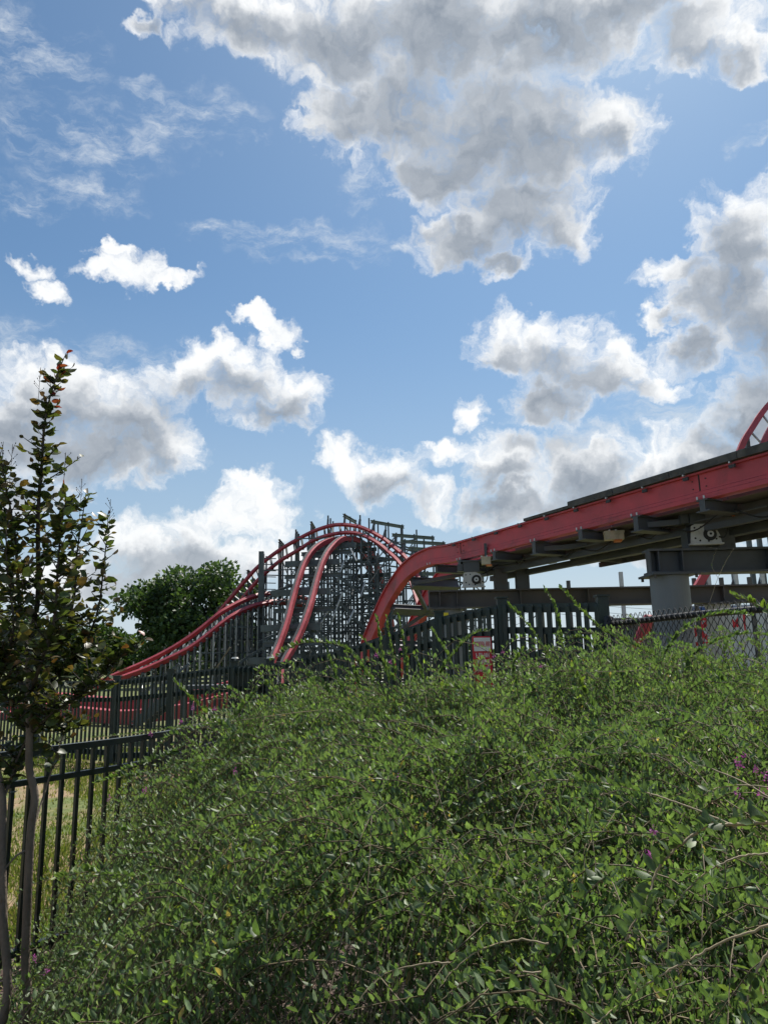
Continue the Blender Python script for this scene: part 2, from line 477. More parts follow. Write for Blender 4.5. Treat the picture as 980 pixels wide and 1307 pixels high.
M['green_wood'] = pmat('dark_green_painted_wood', (0.020, 0.033, 0.030), 0.55, var=0.25, scale=5.0, bump=0.12, dirt=(0.035, 0.045, 0.04), dirt_scale=2.0)
M['black_metal'] = pmat('black_fence_enamel', (0.012, 0.018, 0.017), 0.42, var=0.3, scale=12.0, dirt=(0.03, 0.034, 0.032), dirt_scale=5.0, spec=0.5)
M['wire'] = pmat('black_vinyl_wire', (0.014, 0.015, 0.016), 0.5, var=0.2)
M['bark'] = pmat('smooth_grey_brown_bark', (0.16, 0.125, 0.098), 0.8, var=0.3, scale=14.0, bump=0.35, bscale=60, dirt=(0.09, 0.075, 0.06), dirt_scale=9.0, streak=0.35)
M['dark_bark'] = pmat('dark_rough_bark', (0.05, 0.042, 0.034), 0.9, var=0.3, scale=5.0, bump=0.4)
M['twig'] = pmat('tan_twig', (0.135, 0.105, 0.06), 0.7, var=0.35, scale=9.0)
M['cane'] = pmat('pale_dry_cane', (0.27, 0.215, 0.13), 0.65, var=0.3, scale=12.0)
M['leaf'] = leafmat('shrub_leaf', 0.36, 0.5, 0.42, tint=(1.2, 1.4, 0.55))
M['mleaf'] = leafmat('crepe_leaf', 0.42, 0.42, 0.42, tint=(1.2, 1.15, 0.45))
M['tleaf'] = leafmat('tree_leaf', 0.30, 0.5, 0.35, nvar=0.15)
M['grassb'] = leafmat('grass_blade', 0.45, 0.5, 0.3, tint=(1.2, 1.25, 0.5), nvar=0.15)
M['petal'] = leafmat('pink_petal', 0.4, 0.6, 0.2, tint=(1.2, 0.7, 1.1), nvar=0.1)
M['chip'] = leafmat('bark_chip', 0.0, 0.8, 0.2, nvar=0.35)
M['white_panel'] = pmat('white_trailer_panel', (0.62, 0.63, 0.65), 0.4, var=0.08, scale=1.5, dirt=(0.42, 0.42, 0.42), dirt_scale=0.8)
M['blue'] = pmat('blue_trim', (0.05, 0.10, 0.28), 0.4, var=0.1)
M['sign_red'] = pmat('sign_red', (0.52, 0.02, 0.035), 0.4, var=0.1, scale=8)
M['sign_white'] = pmat('sign_white', (0.72, 0.70, 0.64), 0.45, var=0.08, scale=10)
M['wood_pole'] = pmat('utility_pole_wood', (0.12, 0.10, 0.08), 0.85, var=0.25)

# ================================================================== SETTING
def ground_h(x, y):
    return 0.5 * ss(-3.0, 1.5, x) * ss(6.0, 9.0, y)

def build_ground():
    xs = np.unique(np.concatenate([np.linspace(-900, -40, 20), np.linspace(-40, 40, 110), np.linspace(40, 900, 20)]))
    ys = np.unique(np.concatenate([np.linspace(-60, -4, 12), np.linspace(-4, 40, 90), np.linspace(40, 140, 24), np.linspace(140, 2400, 24)]))
    X, Y = np.meshgrid(xs, ys)
    Z = ground_h(X, Y) + 0.025 * np.sin(X * 1.3 + 0.4) * np.sin(Y * 0.9) * ss(5, 8, Y)
    v = np.stack([X, Y, Z], -1).reshape(-1, 3)
    nx, ny = len(xs), len(ys)
    i, j = np.meshgrid(np.arange(nx - 1), np.arange(ny - 1))
    a = (j * nx + i).ravel()
    loops = np.stack([a, a + 1, a + nx + 1, a + nx], 1).ravel()
    m = bpy.data.materials.new('lawn_and_soil'); m.use_nodes = True
    t = NT(m.node_tree)
    for nd in list(t.t.nodes): t.t.nodes.remove(nd)
    out = t.n('ShaderNodeOutputMaterial')
    pos = t.n('ShaderNodeNewGeometry').outputs['Position']
    n1 = t.n('ShaderNodeTexNoise', {'Vector': pos, 'Scale': 0.55, 'Detail': 5.0, 'Roughness': 0.65}).outputs['Fac']
    n2 = t.n('ShaderNodeTexNoise', {'Vector': pos, 'Scale': 9.0, 'Detail': 6.0, 'Roughness': 0.7}).outputs['Fac']
    c = t.mix(t.rng(n2, 0.3, 0.7), (0.07, 0.10, 0.03), (0.14, 0.16, 0.055))
    yy = t.n('ShaderNodeSeparateXYZ', {0: pos}).outputs[1]
    c = t.mix(t.m('MULTIPLY', t.rng(n1, 0.44, 0.58), t.rng(yy, 24.0, 13.0, 0.15, 1.0)), c, (0.25, 0.175, 0.11))
    b = t.n('ShaderNodeBump', {'Strength': 0.5, 'Distance': 0.03, 'Height': n2})
    p = t.n('ShaderNodeBsdfPrincipled', {'Base Color': c, 'Roughness': 0.9, 'Normal': b.outputs[0], 'Specular IOR Level': 0.2})
    t.t.links.new(p.outputs[0], out.inputs[0])
    o = link('ground', big_mesh('ground', v, loops, np.full(len(a), 4), m, smooth=True))
    tag(o, kind='structure')
build_ground()

def build_mulch():
    # bark mulch bed under the shrub and the young tree, its lawn edge ragged
    m = pmat('bark_mulch', (0.085, 0.062, 0.05), 0.9, var=0.55, scale=45, bump=0.8, bscale=70, dirt=(0.05, 0.035, 0.03), dirt_scale=20)
    mb = MB()
    pts = []
    for k in range(64):
        a = 2 * math.pi * k / 64
        w = 1 + 0.02 * math.sin(7 * a) + 0.015 * math.sin(13 * a + 1)
        x = 4.6 * math.copysign(abs(math.cos(a)) ** 0.5, math.cos(a)) * w + 0.9
        y = 2.95 * math.copysign(abs(math.sin(a)) ** 0.5, math.sin(a)) * w + 2.6 - 0.75 * max(0, -(x + 0.9) / 3)
        pts.append((x, y, 0.006))
    mb.v = pts + [(0.9, 2.45, 0.012)]
    mb.f = [(k, (k + 1) % 64, 64) for k in range(64)]
    o = mb.obj('mulch_bed', m)
    tag(o, kind='structure')
    N = 9000
    x = rng.uniform(-3.4, 0.0, N); y = rng.uniform(1.2, 4.75, N)
    an = rng.uniform(0, 6.28, N)
    pos = np.stack([x, y, rng.uniform(0.012, 0.035, N)], 1)
    ax = np.stack([np.cos(an), np.sin(an), rng.normal(0, .25, N)], 1)
    sd = np.stack([-np.sin(an), np.cos(an), rng.normal(0, .25, N)], 1)
    base = np.array([[0.21, 0.15, 0.12]]) * rng.uniform(0.35, 1.5, (N, 1)) * (1 + rng.normal(0, .06, (N, 3)))
    v, l, s, c = leaf_arrays(pos, ax, sd, rng.uniform(.02, .06, N), rng.uniform(.008, .022, N), base.clip(0.01, 1), 'blade')
    o = link('bark_chips', big_mesh('bark_chips', v, l, s, M['chip'], c))
    tag(o, 'loose brown bark chips scattered around the young tree', 'bark chips', kind='stuff')
build_mulch()

def build_grass():
    N = 90000
    u = rng.random(N)
    y = 4.9 + 11.0 * u ** 1.35
    x = rng.uniform(-0.62, -0.02, N) * (y + 1.0)
    # thinner on the dry patches
    f = np.sin(x * 1.1 + 1.3 * np.sin(y * 0.7)) * np.sin(y * 1.3 + 0.8) + 0.4 * np.sin(x * 2.9 + y * 2.1)
    keep = rng.random(N) < np.where(f > 0.3, 0.14, 1.0)
    x, y, f = x[keep], y[keep], f[keep]; N = len(x)
    z = ground_h(x, y)
    an = rng.uniform(0, 6.28, N)
    ax = np.stack([rng.normal(0, .35, N), rng.normal(0, .35, N), np.ones(N)], 1)
    sd = np.stack([np.cos(an), np.sin(an), np.zeros(N)], 1)
    dry = np.clip(rng.random(N) * 0.7 + np.clip(f, 0, 1) * 0.7, 0, 1)[:, None]
    c = (1 - dry) * np.array([[0.085, 0.15, 0.03]]) + dry * np.array([[0.24, 0.23, 0.085]])
    c = c * rng.uniform(0.75, 1.25, (N, 1))
    v, l, s, cc = leaf_arrays(np.stack([x, y, z - 0.003], 1), ax, sd, rng.uniform(.025, .075, N) , rng.uniform(.005, .011, N) * (0.6 + y / 9), c, 'blade', curl=rng.uniform(0, .35, N))
    o = link('grass', big_mesh('grass', v, l, s, M['grassb'], cc))
    tag(o, 'short sunlit lawn with dry patches beyond the black railing', 'grass', kind='stuff')
build_grass()

# ------------------------------------------------------------------ far trees
def tree(name, label, base, h, cr, cz, n, lsz, cols, seed, group='trees beyond the coaster', lobes=26):
    r = np.random.default_rng(seed); rp = random.Random(seed)
    root = empty(name, base, label, 'tree', group)
    B = V(base)
    mb = MB()
    top = B + V((rp.uniform(-.3, .3), rp.uniform(-.3, .3), h * 0.8))
    rad = 0.022 * h
    mb.tube(smooth_path([B - V((0, 0, .1)), B + V((.05 * h * .2, 0, h * .3)), (B + top) / 2 + V((rp.uniform(-.2, .2), 0, .1)), top], 4), list(np.linspace(rad, rad * .25, 13)), 8)
    cent = []
    for i in range(lobes):
        th = rp.uniform(0, 6.283); ph = math.acos(rp.uniform(-.75, 1)); q = rp.uniform(.45, 1.0)
        cent.append((math.sin(ph) * math.cos(th) * cr * q, math.sin(ph) * math.sin(th) * cr * q, cz + math.cos(ph) * (h - cz) * q * 0.92, rp.uniform(.16, .34) * cr))
    for c in cent:
        a = B + V((0, 0, h * rp.uniform(.2, .6)))
        b = B + V(c[:3])
        mb.tube([a, a.lerp(b, .5) + V((0, 0, .12 * h * rp.random())), b], [rad * .4, rad * .22, rad * .06], 5)
    mb.obj('trunk', M['dark_bark'], root)
    C = np.array(cent)
    w = C[:, 3] ** 2; k = r.choice(len(C), n, p=w / w.sum())
    d = nrm(r.normal(size=(n, 3))) * (r.random((n, 1)) ** 0.45)
    pos = C[k, :3] + d * C[k, 3:4] * np.array([[1.15, 1.15, .85]]) + np.array(base)
    ax = nrm(d + r.normal(0, .7, (n, 3)) + np.array([[0, 0, -.25]]))
    sd = r.normal(size=(n, 3))
    base_c = np.array(cols)[r.integers(0, len(cols), n)] * r.uniform(.75, 1.3, (n, 1))
    ln = r.uniform(.7, 1.35, n) * lsz
    o = leaf_obj('crown', root, M['tleaf'], pos, ax, sd, ln, ln * r.uniform(.55, .8, n), base_c, 'fine', curl=.1, fold=.15)
    return root

G1 = [(0.046, 0.084, 0.034), (0.058, 0.10, 0.040), (0.038, 0.07, 0.03), (0.075, 0.118, 0.044)]
G2 = [(0.05, 0.09, 0.025), (0.065, 0.11, 0.03), (0.04, 0.075, 0.022)]
G3 = [(0.03, 0.06, 0.026), (0.025, 0.05, 0.022), (0.04, 0.07, 0.03)]
def tr(px, Y, *a, **k):
    p = at(px, 845, Y)
    return tree(a[0], a[1], (p.x, Y, float(ground_h(p.x, Y))), *a[2:], **k)
tr(238, 62, 'broadleaf_tree', 'tall dark broadleaf tree rising behind the left end of the coaster', 10.8, 5.0, 5.4, 15000, .34, G1, 3, lobes=44)
tr(292, 66, 'broadleaf_tree', 'broadleaf tree half hidden behind the slate coaster posts', 9.6, 3.6, 5.0, 7000, .34, G1, 4)
tr(140, 70, 'round_tree', 'lower round green tree left of the tall dark tree', 5.6, 3.2, 2.8, 6000, .32, G2, 5)
tr(88, 74, 'round_tree', 'low green tree showing through the crepe myrtle leaves', 6.6, 4.2, 3.2, 6000, .34, G3, 6)
tr(20, 72, 'broadleaf_tree', 'dark tree behind the crepe myrtle trunks', 7.4, 4.4, 3.6, 7000, .34, G1, 7)
tr(-70, 70, 'broadleaf_tree', 'dark tree beyond the black railing', 8.4, 4.4, 4.0, 5000, .34, G1, 8)
tr(182, 80, 'round_tree', 'dim tree between the tall and the low round tree', 6.2, 4.6, 3.0, 5000, .36, G3, 9)
# the far wood that closes the view at the horizon
def far_wood():
    n = 26000
    r = np.random.default_rng(5)
    x = r.uniform(-260, 300, n); y = r.uniform(330, 380, n)
    top = 5.5 + 2.2 * np.sin(x * .06) + 1.6 * np.sin(x * .17 + 1) + r.normal(0, .6, n)
    z = top * r.random(n) ** .6
    pos = np.stack([x, y, z], 1)
    c = np.array([[0.045, 0.075, 0.035]]) * r.uniform(.6, 1.3, (n, 1))
    ln = r.uniform(1.2, 2.6, n)
    v, l, s, cc = leaf_arrays(pos, r.normal(size=(n, 3)), r.normal(size=(n, 3)), ln, ln * .8, np.broadcast_to(c, (n, 3)), 'fine')
    tag(link('far_wood', big_mesh('far_wood', v, l, s, M['tleaf'], cc)), 'far green tree line along the horizon', 'wood', kind='stuff')
far_wood()

# ================================================================== NEAR TRACK (right)
RAILP = [(-.11, .215), (-.11, .185), (-.06, .185), (-.06, -.075), (-.078, -.085), (-.078, -.135), (-.095, -.145), (-.095, -.215),
         (.095, -.215), (.095, -.145), (.078, -.135), (.078, -.085), (.06, -.075), (.06, .185), (.11, .185), (.11, .215)]

def frames(path, gauge_dir):
    """tangent frames with the across direction held near gauge_dir"""
    R_, U_ = [], []
    for i, p in enumerate(path):
        t = (path[min(i + 1, len(path) - 1)] - path[max(i - 1, 0)]).normalized()
        g = gauge_dir[i] if isinstance(gauge_dir, list) else gauge_dir
        r = (g - t * g.dot(t)).normalized()
        u = r.cross(t)
        R_.append(r); U_.append(u)
    return R_, U_

def near_track():
    a, b = at(980, 599, 10.0), at(583, 705, 17.0)
    run = (b - a); hd = V((run.x, run.y, 0)).normalized()
    start = a - run * 0.42
    pts = [start, a - run * .2, a, a.lerp(b, .33), a.lerp(b, .66), b, at(548, 711, 18.1), at(521, 727, 19.0), at(500, 755, 19.8), at(484, 787, 20.4), at(471, 818, 20.9), at(458, 855, 21.4), at(446, 890, 21.9)]
    path = smooth_path(pts, 6)
    gd = V((-hd.y, hd.x, 0))
    if gd.x < 0: gd = -gd                     # points to the far rail, away from the viewer's side
    Rr, Uu = frames(path, gd)
    if Uu[0].z < 0: Uu = [-u for u in Uu]
    root = empty('coaster_track', (a.x, a.y, float(ground_h(a.x, a.y))), 'red steel coaster track on grey columns, level then plunging over an edge', 'coaster track')
    G = 1.25
    r1 = MB().sweep(RAILP, path, Rr, Uu).obj('rail', M['red'], root)
    r2 = MB().sweep(RAILP, [p + r * G for p, r in zip(path, Rr)], Rr, Uu).obj('rail', M['red'], root)
    r1['label'] = 'outer red rail seen from its side'
    # dark running strip on both rails' heads
    for off in (0, G):
        MB().sweep([(-.10, .217), (.10, .217), (.10, .226), (-.10, .226)], [p + r * off for p, r in zip(path, Rr)], Rr, Uu).obj('running_strip', M['rail_worn'], root)
    # arc length lookup
    S = [0.0]
    for i in range(1, len(path)): S.append(S[-1] + (path[i] - path[i - 1]).length)
    def loc(s):
        for i in range(1, len(path)):
            if S[i] >= s:
                k = (s - S[i - 1]) / (S[i] - S[i - 1])
                p = path[i - 1].lerp(path[i], k); r = Rr[i - 1].lerp(Rr[i], k).normalized(); u = Uu[i - 1].lerp(Uu[i], k).normalized()
                return p, r, u, r.cross(u) * -1
        return path[-1], Rr[-1], Uu[-1], Rr[-1].cross(Uu[-1]) * -1
    def s_of(pt): return min(range(len(path)), key=lambda i: (path[i] - pt).length)
    sa, sb = S[s_of(a)], S[s_of(b)]
    tot = S[-1]
    # cross ties: deep plates under the rails with a bottom flange
    s = 0.4; k = 0; ties = []
    while s < tot - .5:
        p, r, u, t = loc(s)
        deep = .26 if k % 2 == 0 else .19
        c0 = p - r * (.13 if s < sb else -.06) - u * .218; c1 = p + r * (G + .22) - u * .218
        tb = MB()
        def slab(u0, u1, th):
            x = [(-th / 2, u0), (th / 2, u0), (th / 2, u1), (-th / 2, u1)]
            tb.sweep(x, [c0, c1], [t, t], [u, u])
        slab(-.02, 0.0, .20); slab(-deep + .02, -.021, .10); slab(-deep, -deep + .019, .24)
        tb.obj('tie', M['girder'], root)
        ties.append(s)
        s += 1.32; k += 1
    # sway braces between ties
    for i in range(len(ties) - 1):
        p, r, u, t = loc(ties[i]); q, r_, u_, t_ = loc(ties[i + 1])
        A, B = (p + r * .1 - u * .36, q + r_ * (G - .1) - u_ * .36)
        if i % 2: A, B = (p + r * (G - .1) - u * .36, q + r_ * .1 - u_ * .36)
        member('sway_brace', A, B, .09, .09, M['girder'], root)
    # lower chord beams and centre brake keel
    for off, dz, w, d in ((.62, -.46, .10, .10), (G - .15, -.50, .12, .12)):
        pp = [loc(x) for x in np.linspace(0.2, sb + .2, 14)]
        MB().sweep([(-w / 2, dz - d), (w / 2, dz - d), (w / 2, dz), (-w / 2, dz)], [x[0] + x[1] * off for x in pp], [x[1] for x in pp], [x[2] for x in pp]).obj('lower_chord', M['girder'], root)
    pp = [loc(x) for x in np.linspace(0.2, sb - 1.4, 14)]
    MB().sweep([(G / 2 - .03, -.50), (G / 2 + .03, -.50), (G / 2 + .03, -.02), (G / 2 - .03, -.02)], [x[0] for x in pp], [x[1] for x in pp], [x[2] for x in pp]).obj('brake_fin', M['girder_brown'], root)
    # plates added between the ties to block the sky and darken the underside
    for i in range(len(ties) - 1):
        if ties[i + 1] > sb + .4: break
        p, r, u, t = loc(ties[i] + .14); q, r_, u_, t_ = loc(ties[i + 1] - .14)
        MB().sweep([(.14, -.26), (G + .20, -.26), (G + .20, -.245), (.14, -.245)], [p, q], [r, r_], [u, u_]).obj('sky_block_plate', M['girder_brown'], root)
    # boards laid along the head of the near rail
    s_start = sa + (at(716, 655, 13.4) - a).length * 0.98
    x = 0.0; k = 0
    rr_ = random.Random(4)
    while x < s_start:
        L = min(1.22, s_start - x)
        p, r, u, t = loc(x + .006); q, r2_, u2_, t2 = loc(x + L - .006)
        e = rr_.uniform(-.004, .004)
        MB().sweep([(-.17, .226), (.10, .226), (.10, .338 + e), (-.165, .345 + e), (-.172, .33 + e)], [p, q], [r, r2_], [u, u2_]).obj('walkway_board', M['board'], root)
        m_, _ = frame(p - r * .16 + u * .232, p - r * .20 + u * .232)
        x += L; k += 1
    L = (at(663, 664, 14.6) - at(716, 655, 13.4)).length
    p, r, u, t = loc(s_start + .01); q, r2_, u2_, t2 = loc(s_start + L)
    MB().sweep([(-.15, .226), (.08, .226), (.08, .28), (-.15, .28)], [p, q], [r, r2_], [u, u2_]).obj('walkway_board', M['board'], root)
    # clips and bolts along the rail head, rail foot bolts at the ties
    x = .5
    while x < sb:
        p, r, u, t = loc(x)
        link('rail_clip', unit_mesh('box', M['rail_worn']), root, frame(p - r * .135 + u * .15 - t * .05, p - r * .135 + u * .15 + t * .05)[0] @ Matrix.Diagonal((.03, .05, .1, 1)))
        link('bolt', unit_mesh('bolt', M['bolt']), root, frame(p - r * .15 + u * .20, p - r * .20 + u * .20)[0] @ Matrix.Diagonal((.032, .032, .045, 1)))
        x += .82
    for s in ties[:10]:
        p, r, u, t = loc(s)
        for e in (-.06, .06):
            link('bolt', unit_mesh('bolt', M['bolt']), root, frame(p - r * .15 - u * .218 + t * e, p - r * .15 - u * .17 + t * e)[0] @ Matrix.Diagonal((.03, .03, .045, 1)))
    # splice in the near rail
    for s in (sb - .25, sa + 1.1):
        p, r, u, t = loc(s)
        MB().sweep([(-.064, -.07), (-.0605, -.07), (-.0605, .18), (-.064, .18)], [p - t * .012, p + t * .012], [r, r], [u, u]).obj('splice_seam', M['rubber'], root)
        for e in (-.12, .12):
            for hh in (-.02, .1):
                link('bolt', unit_mesh('bolt', M['rail_worn']), root, frame(p - r * .058 + t * e + u * hh, p - r * .075 + t * e + u * hh)[0] @ Matrix.Diagonal((.022, .022, .016, 1)))
    # hung catwalk on the far side: slats on two bearers
    w0, w1 = sa - 3.2, sb - 2.2
    for off in (G + .35, G + 1.0):
        pp = [loc(x) for x in np.linspace(w0, w1, 10)]
        MB().sweep([(-.03, -.54), (.03, -.54), (.03, -.44), (-.03, -.44)], [y[0] + y[1] * off for y in pp], [y[1] for y in pp], [y[2] for y in pp]).obj('catwalk_bearer', M['girder'], root)
    x = w0
    while x < w1:
        p, r, u, t = loc(x)
        member('catwalk_slat', p + r * (G + .12) - u * .42, p + r * (G + 1.12) - u * .42, .13, .035, M['plank'] if int(x * 7) % 5 == 0 else M['board'], root)
        x += .16
    for x in np.arange(w0 + .3, w1, 1.32):
        p, r, u, t = loc(x)
        member('catwalk_hanger', p + r * (G + .1) - u * .3, p + r * (G + 1.05) - u * .50, .06, .06, M['girder'], root)
        member('catwalk_hanger', p + r * (G - .05) - u * .50, p + r * (G + 1.05) - u * .50, .06, .06, M['girder'], root)
    # conduit under the near side
    pp = [loc(x) for x in np.linspace(.3, sb - .5, 12)]
    MB().tube([y[0] + y[1] * .45 - y[2] * .40 for y in pp], .014, 6).obj('conduit', M['girder'], root)
    return root, loc, sa, sb, S, G
TRACK, tloc, SA, SB, TS, TG = near_track()

def s_at_px(px):
    best = None
    for s in np.arange(0, TS[-1], .05):
        p = tloc(s)[0]
        d = p - V((0, 0, CAM_H))
        f = V((0, math.cos(PITCH), math.sin(PITCH)))
        X = CX + FPX * d.x / d.dot(f)
        if best is None or abs(X - px) < best[0]: best = (abs(X - px), s)
    return best[1]

def drive_unit(s, across, drop, flip=1):
    """friction-tyre drive: side plate with holes, tyre and hub, motor behind; part of the track"""
    p, r, u, t = tloc(s)
    c = p + r * across - u * drop
    T = V((1, -0.12, 0)).normalized()
    N = V((T.y, -T.x, 0)).normalized()
    if N.y > 0: N = -N                      # towards the approach side
    Z = V((0, 0, 1))
    Mx = Matrix((T, Z, N)).transposed().to_4x4(); Mx.translation = c
    prof = [(-.23, -.15), (-.2, .14), (-.14, .17), (.06, .17), (.17, .12), (.23, -.02), (.25, -.15)]
    mb = MB()
    n = len(prof)
    vs = [Mx @ V((x, y, z)) for z in (0, .022) for x, y in prof]
    mb.add(vs, [tuple(reversed(range(n))), tuple(range(n, 2 * n))] + [(k, (k + 1) % n, n + (k + 1) % n, n + k) for k in range(n)])
    mb.box((-.25, -.17, -.04), (.27, -.145, .06), Mx)
    pl = mb.obj('drive_plate', M['white_steel'], TRACK)
    for (x, y) in ((-.15, .11), (-.15, -.06), (-.05, .12), (.17, -.08), (-.08, -.1), (.05, -.11)):
        link('bolt_hole', unit_mesh('bolt', M['rubber']), pl, frame(Mx @ V((x, y, .018)), Mx @ V((x, y, .026)))[0] @ Matrix.Diagonal((.034, .034, .008, 1)))
    w = MB()
    cx, cy = .08, .0
    w.tube([Mx @ V((cx, cy, .01)), Mx @ V((cx, cy, .022)), Mx @ V((cx, cy, .05))], [.10, .105, .095], 18)
    w.obj('tyre', M['rubber'], TRACK)
    MB().tube([Mx @ V((cx, cy, .04)), Mx @ V((cx, cy, .06))], [.055, .05], 14).obj('hub', M['bolt'], TRACK)
    MB().tube([Mx @ V((cx, cy, .055)), Mx @ V((cx, cy, .068))], [.02, .02], 10).obj('hub_cap', M['rubber'], TRACK)
    MB().tube([Mx @ V((cx - .02, cy, -.02)), Mx @ V((cx - .02, cy, -.40))], .11, 14).obj('motor', M['girder'], TRACK)
    # bracket block above
    mb = MB().box((-.2, .17, -.32), (.16, .42, .03), Mx)
    mb.box((-.26, .40, -.34), (.2, .43, .06), Mx)
    mb.box((-.33, .2, -.2), (-.21, .36, -.02), Mx)
    mb.obj('drive_bracket', M['girder'], TRACK)
    # cable loop
    MB().tube(smooth_path([Mx @ V((.24, .3, .05)), Mx @ V((.33, .1, .09)), Mx @ V((.28, -.06, .08)), Mx @ V((.2, -.05, .05))], 6), .012, 6).obj('cable', M['rubber'], TRACK)

def control_box(px, py, Y, w=.32, h=.15, d=.2):
    c = at(px, py, Y)
    Mx = Matrix.Translation(c) @ Matrix.Rotation(R(-8), 4, 'Z')
    mb = MB().box((-w / 2, -d / 2, -h / 2), (w / 2, d / 2, h / 2), Mx)
    mb.box((-w / 2 - .01, -d / 2 - .008, h / 2 - .03), (w / 2 + .01, d / 2 + .008, h / 2 + .006), Mx)
    bx = mb.obj('control_box', M['beige'], TRACK)
    MB().box((.0, -d / 2 + .02, -h / 2 - .035), (.12, d / 2 - .03, -h / 2 - .001), Mx).obj('indicator_lens', M['orange'], bx)
    MB().box((-.03, -.03, h / 2), (.03, .03, h / 2 + .30), Mx).obj('box_hanger', M['girder'], bx)
    for e in (-.09, .02):
        link('bolt', unit_mesh('bolt', M['bolt']), bx, frame(Mx @ V((e, -d / 2, h / 2 + .01)), Mx @ V((e, -d / 2 - .03, h / 2 + .01)))[0] @ Matrix.Diagonal((.035, .035, .03, 1)))

# slack cables slung under the ties
_cb = random.Random(6)
for k in range(9):
    s0 = 1.0 + k * 1.15
    p, r, u, t = tloc(s0); q, r2_, u2_, t2_ = tloc(s0 + _cb.uniform(.6, 1.2))
    a_, b_ = p + r * _cb.uniform(.1, .6) - u * .40, q + r2_ * _cb.uniform(.1, .7) - u2_ * .40
    MB().tube(smooth_path([a_, a_.lerp(b_, .5) - V((0, 0, _cb.uniform(.08, .2))), b_], 6), .012, 5).obj('cable', M['rubber'], TRACK)
def across_drop(s, P):
    p, r, u, t = tloc(s); d = P - p
    return d.dot(r), -d.dot(u)
for (px, py, Y) in ((899, 682, 11.70), (603, 740, 16.36)):
    P = at(px, py, Y)
    s = min(np.arange(0, TS[-1], .05), key=lambda q: (tloc(q)[0] - P).length)
    p, r, u, t = tloc(s); d = P - p
    drive_unit(s, d.dot(r), -d.dot(u))
control_box(783, 684, 13.0)
control_box(931, 651, 11.3, .34, .16, .22)
control_box(620, 716, 15.8, .2, .16, .16)
_c = at(968, 648, 11.5)
MB().tube([_c + V((-.28, 0, 0)), _c + V((-.24, 0, 0)), _c + V((.5, .05, 0))], [.09, .135, .135], 16).obj('brake_motor', M['girder'], TRACK, True)

# ------------------------------------------------------------------ columns with girders
def h_girder(a, b, w, d, mat, name, parent, t=.035):
    """wide-flange beam with end plate and stiffeners"""
    M_, L = frame(a, b)
    mb = MB()
    mb.box((-w / 2, d / 2 - t, 0), (w / 2, d / 2, L), M_); mb.box((-w / 2, -d / 2, 0), (w / 2, -d / 2 + t, L), M_)
    mb.box((-.015, -d / 2 + t, 0), (.015, d / 2 - t, L), M_)
    g = mb.obj(name, mat, parent)
    return g, M_, L, t

def support_frame(px, Ytop, ytop_px, dia, gx0_px, gx1, gdepth, mat, gmat, label, second=None):
    c = at(px, ytop_px, Ytop)
    gz = float(ground_h(c.x, c.y))
    root = empty('support_frame', (c.x, c.y, gz), label, 'coaster support', 'grey columns carrying the near track')
    mb = MB()
    mb.tube([(c.x, c.y, gz - .2), (c.x, c.y, c.z)], dia / 2, 40)
    mb.obj('column', mat, root)
    MB().tube([(c.x, c.y, gz - .2), (c.x, c.y, gz + .12)], dia * .8, 24).obj('footing', M['pale_col'], root)
    z0 = c.z
    MB().box((c.x - dia * .62, c.y - dia * .6, z0 + .001), (c.x + dia * .62, c.y + dia * .6, z0 + .035)).obj('cap_plate', gmat, root)
    for ex in (-.54, .54):
        for ey in (-.5, .5):
            link('bolt', unit_mesh('bolt', M['girder_brown']), root, Matrix.Translation((c.x + dia * ex, c.y + dia * ey, z0 - .05)) @ Matrix.Diagonal((.045, .045, .05, 1)))
    z1 = z0 + .037 + gdepth / 2
    x0 = at(gx0_px, ytop_px, Ytop).x
    g, M_, L, t = h_girder((x0, c.y, z1), (gx1, c.y, z1), .34, gdepth, gmat, 'girder', root)
    for x in [x0 + .012, c.x - dia * .32, c.x + dia * .32] + list(np.arange(c.x + 1.6, gx1, 1.5)):
        MB().box((x - .01, c.y - .165, z1 - gdepth / 2 + t + .001), (x + .01, c.y - .017, z1 + gdepth / 2 - t - .001)).obj('stiffener', gmat, root)
    if second:
        x2, d2 = second
        gz2 = float(ground_h(x2, c.y))
        MB().tube([(x2, c.y, gz2 - .2), (x2, c.y, z0)], d2 / 2, 40).obj('column', M['pale_col'], root)
        MB().box((x2 - d2 * .62, c.y - d2 * .6, z0 + .001), (x2 + d2 * .62, c.y + d2 * .6, z0 + .035)).obj('cap_plate', gmat, root)
    return root, c, z1 + gdepth / 2

f1, c1, zt1 = support_frame(853, 11.95, 736, .60, 826, 9.4, .40, M['grey_col'], M['girder'], 'thick grey column with a wide girder reaching off to the right')
f2, c2, zt2 = support_frame(572, 16.6, 779, .60, 547, 9.8, .40, M['grey_col'], M['girder_brown'], 'smaller grey column bearing a long brown girder under the plunging track', second=(at(916, 780, 16.6).x, .52))
# pedestals that carry the track on each girder
for (root, Y, zt) in ((f1, 11.95, zt1), (f2, 16.6, zt2)):
    s = min(np.arange(0, TS[-1], .05), key=lambda q: abs(tloc(q)[0].y - Y))
    p, r, u, t = tloc(s)
    for off in (.80, TG + .1):
        q = p + r * off
        # find girder line Y
        x, y = q.x, Y
        ztop = q.z - .47
        MB().box((x - .14, Y - .13, zt + .001), (x + .14, Y + .13, max(ztop, zt + .1))).obj('pedestal', M['girder'], root)
MB().box((at(568, 787, 16.28).x - .07, 16.27, at(568, 790, 16.28).z), (at(568, 787, 16.28).x + .07, 16.285, at(568, 782, 16.28).z)).obj('yellow_tag', M['yellow'], f2)

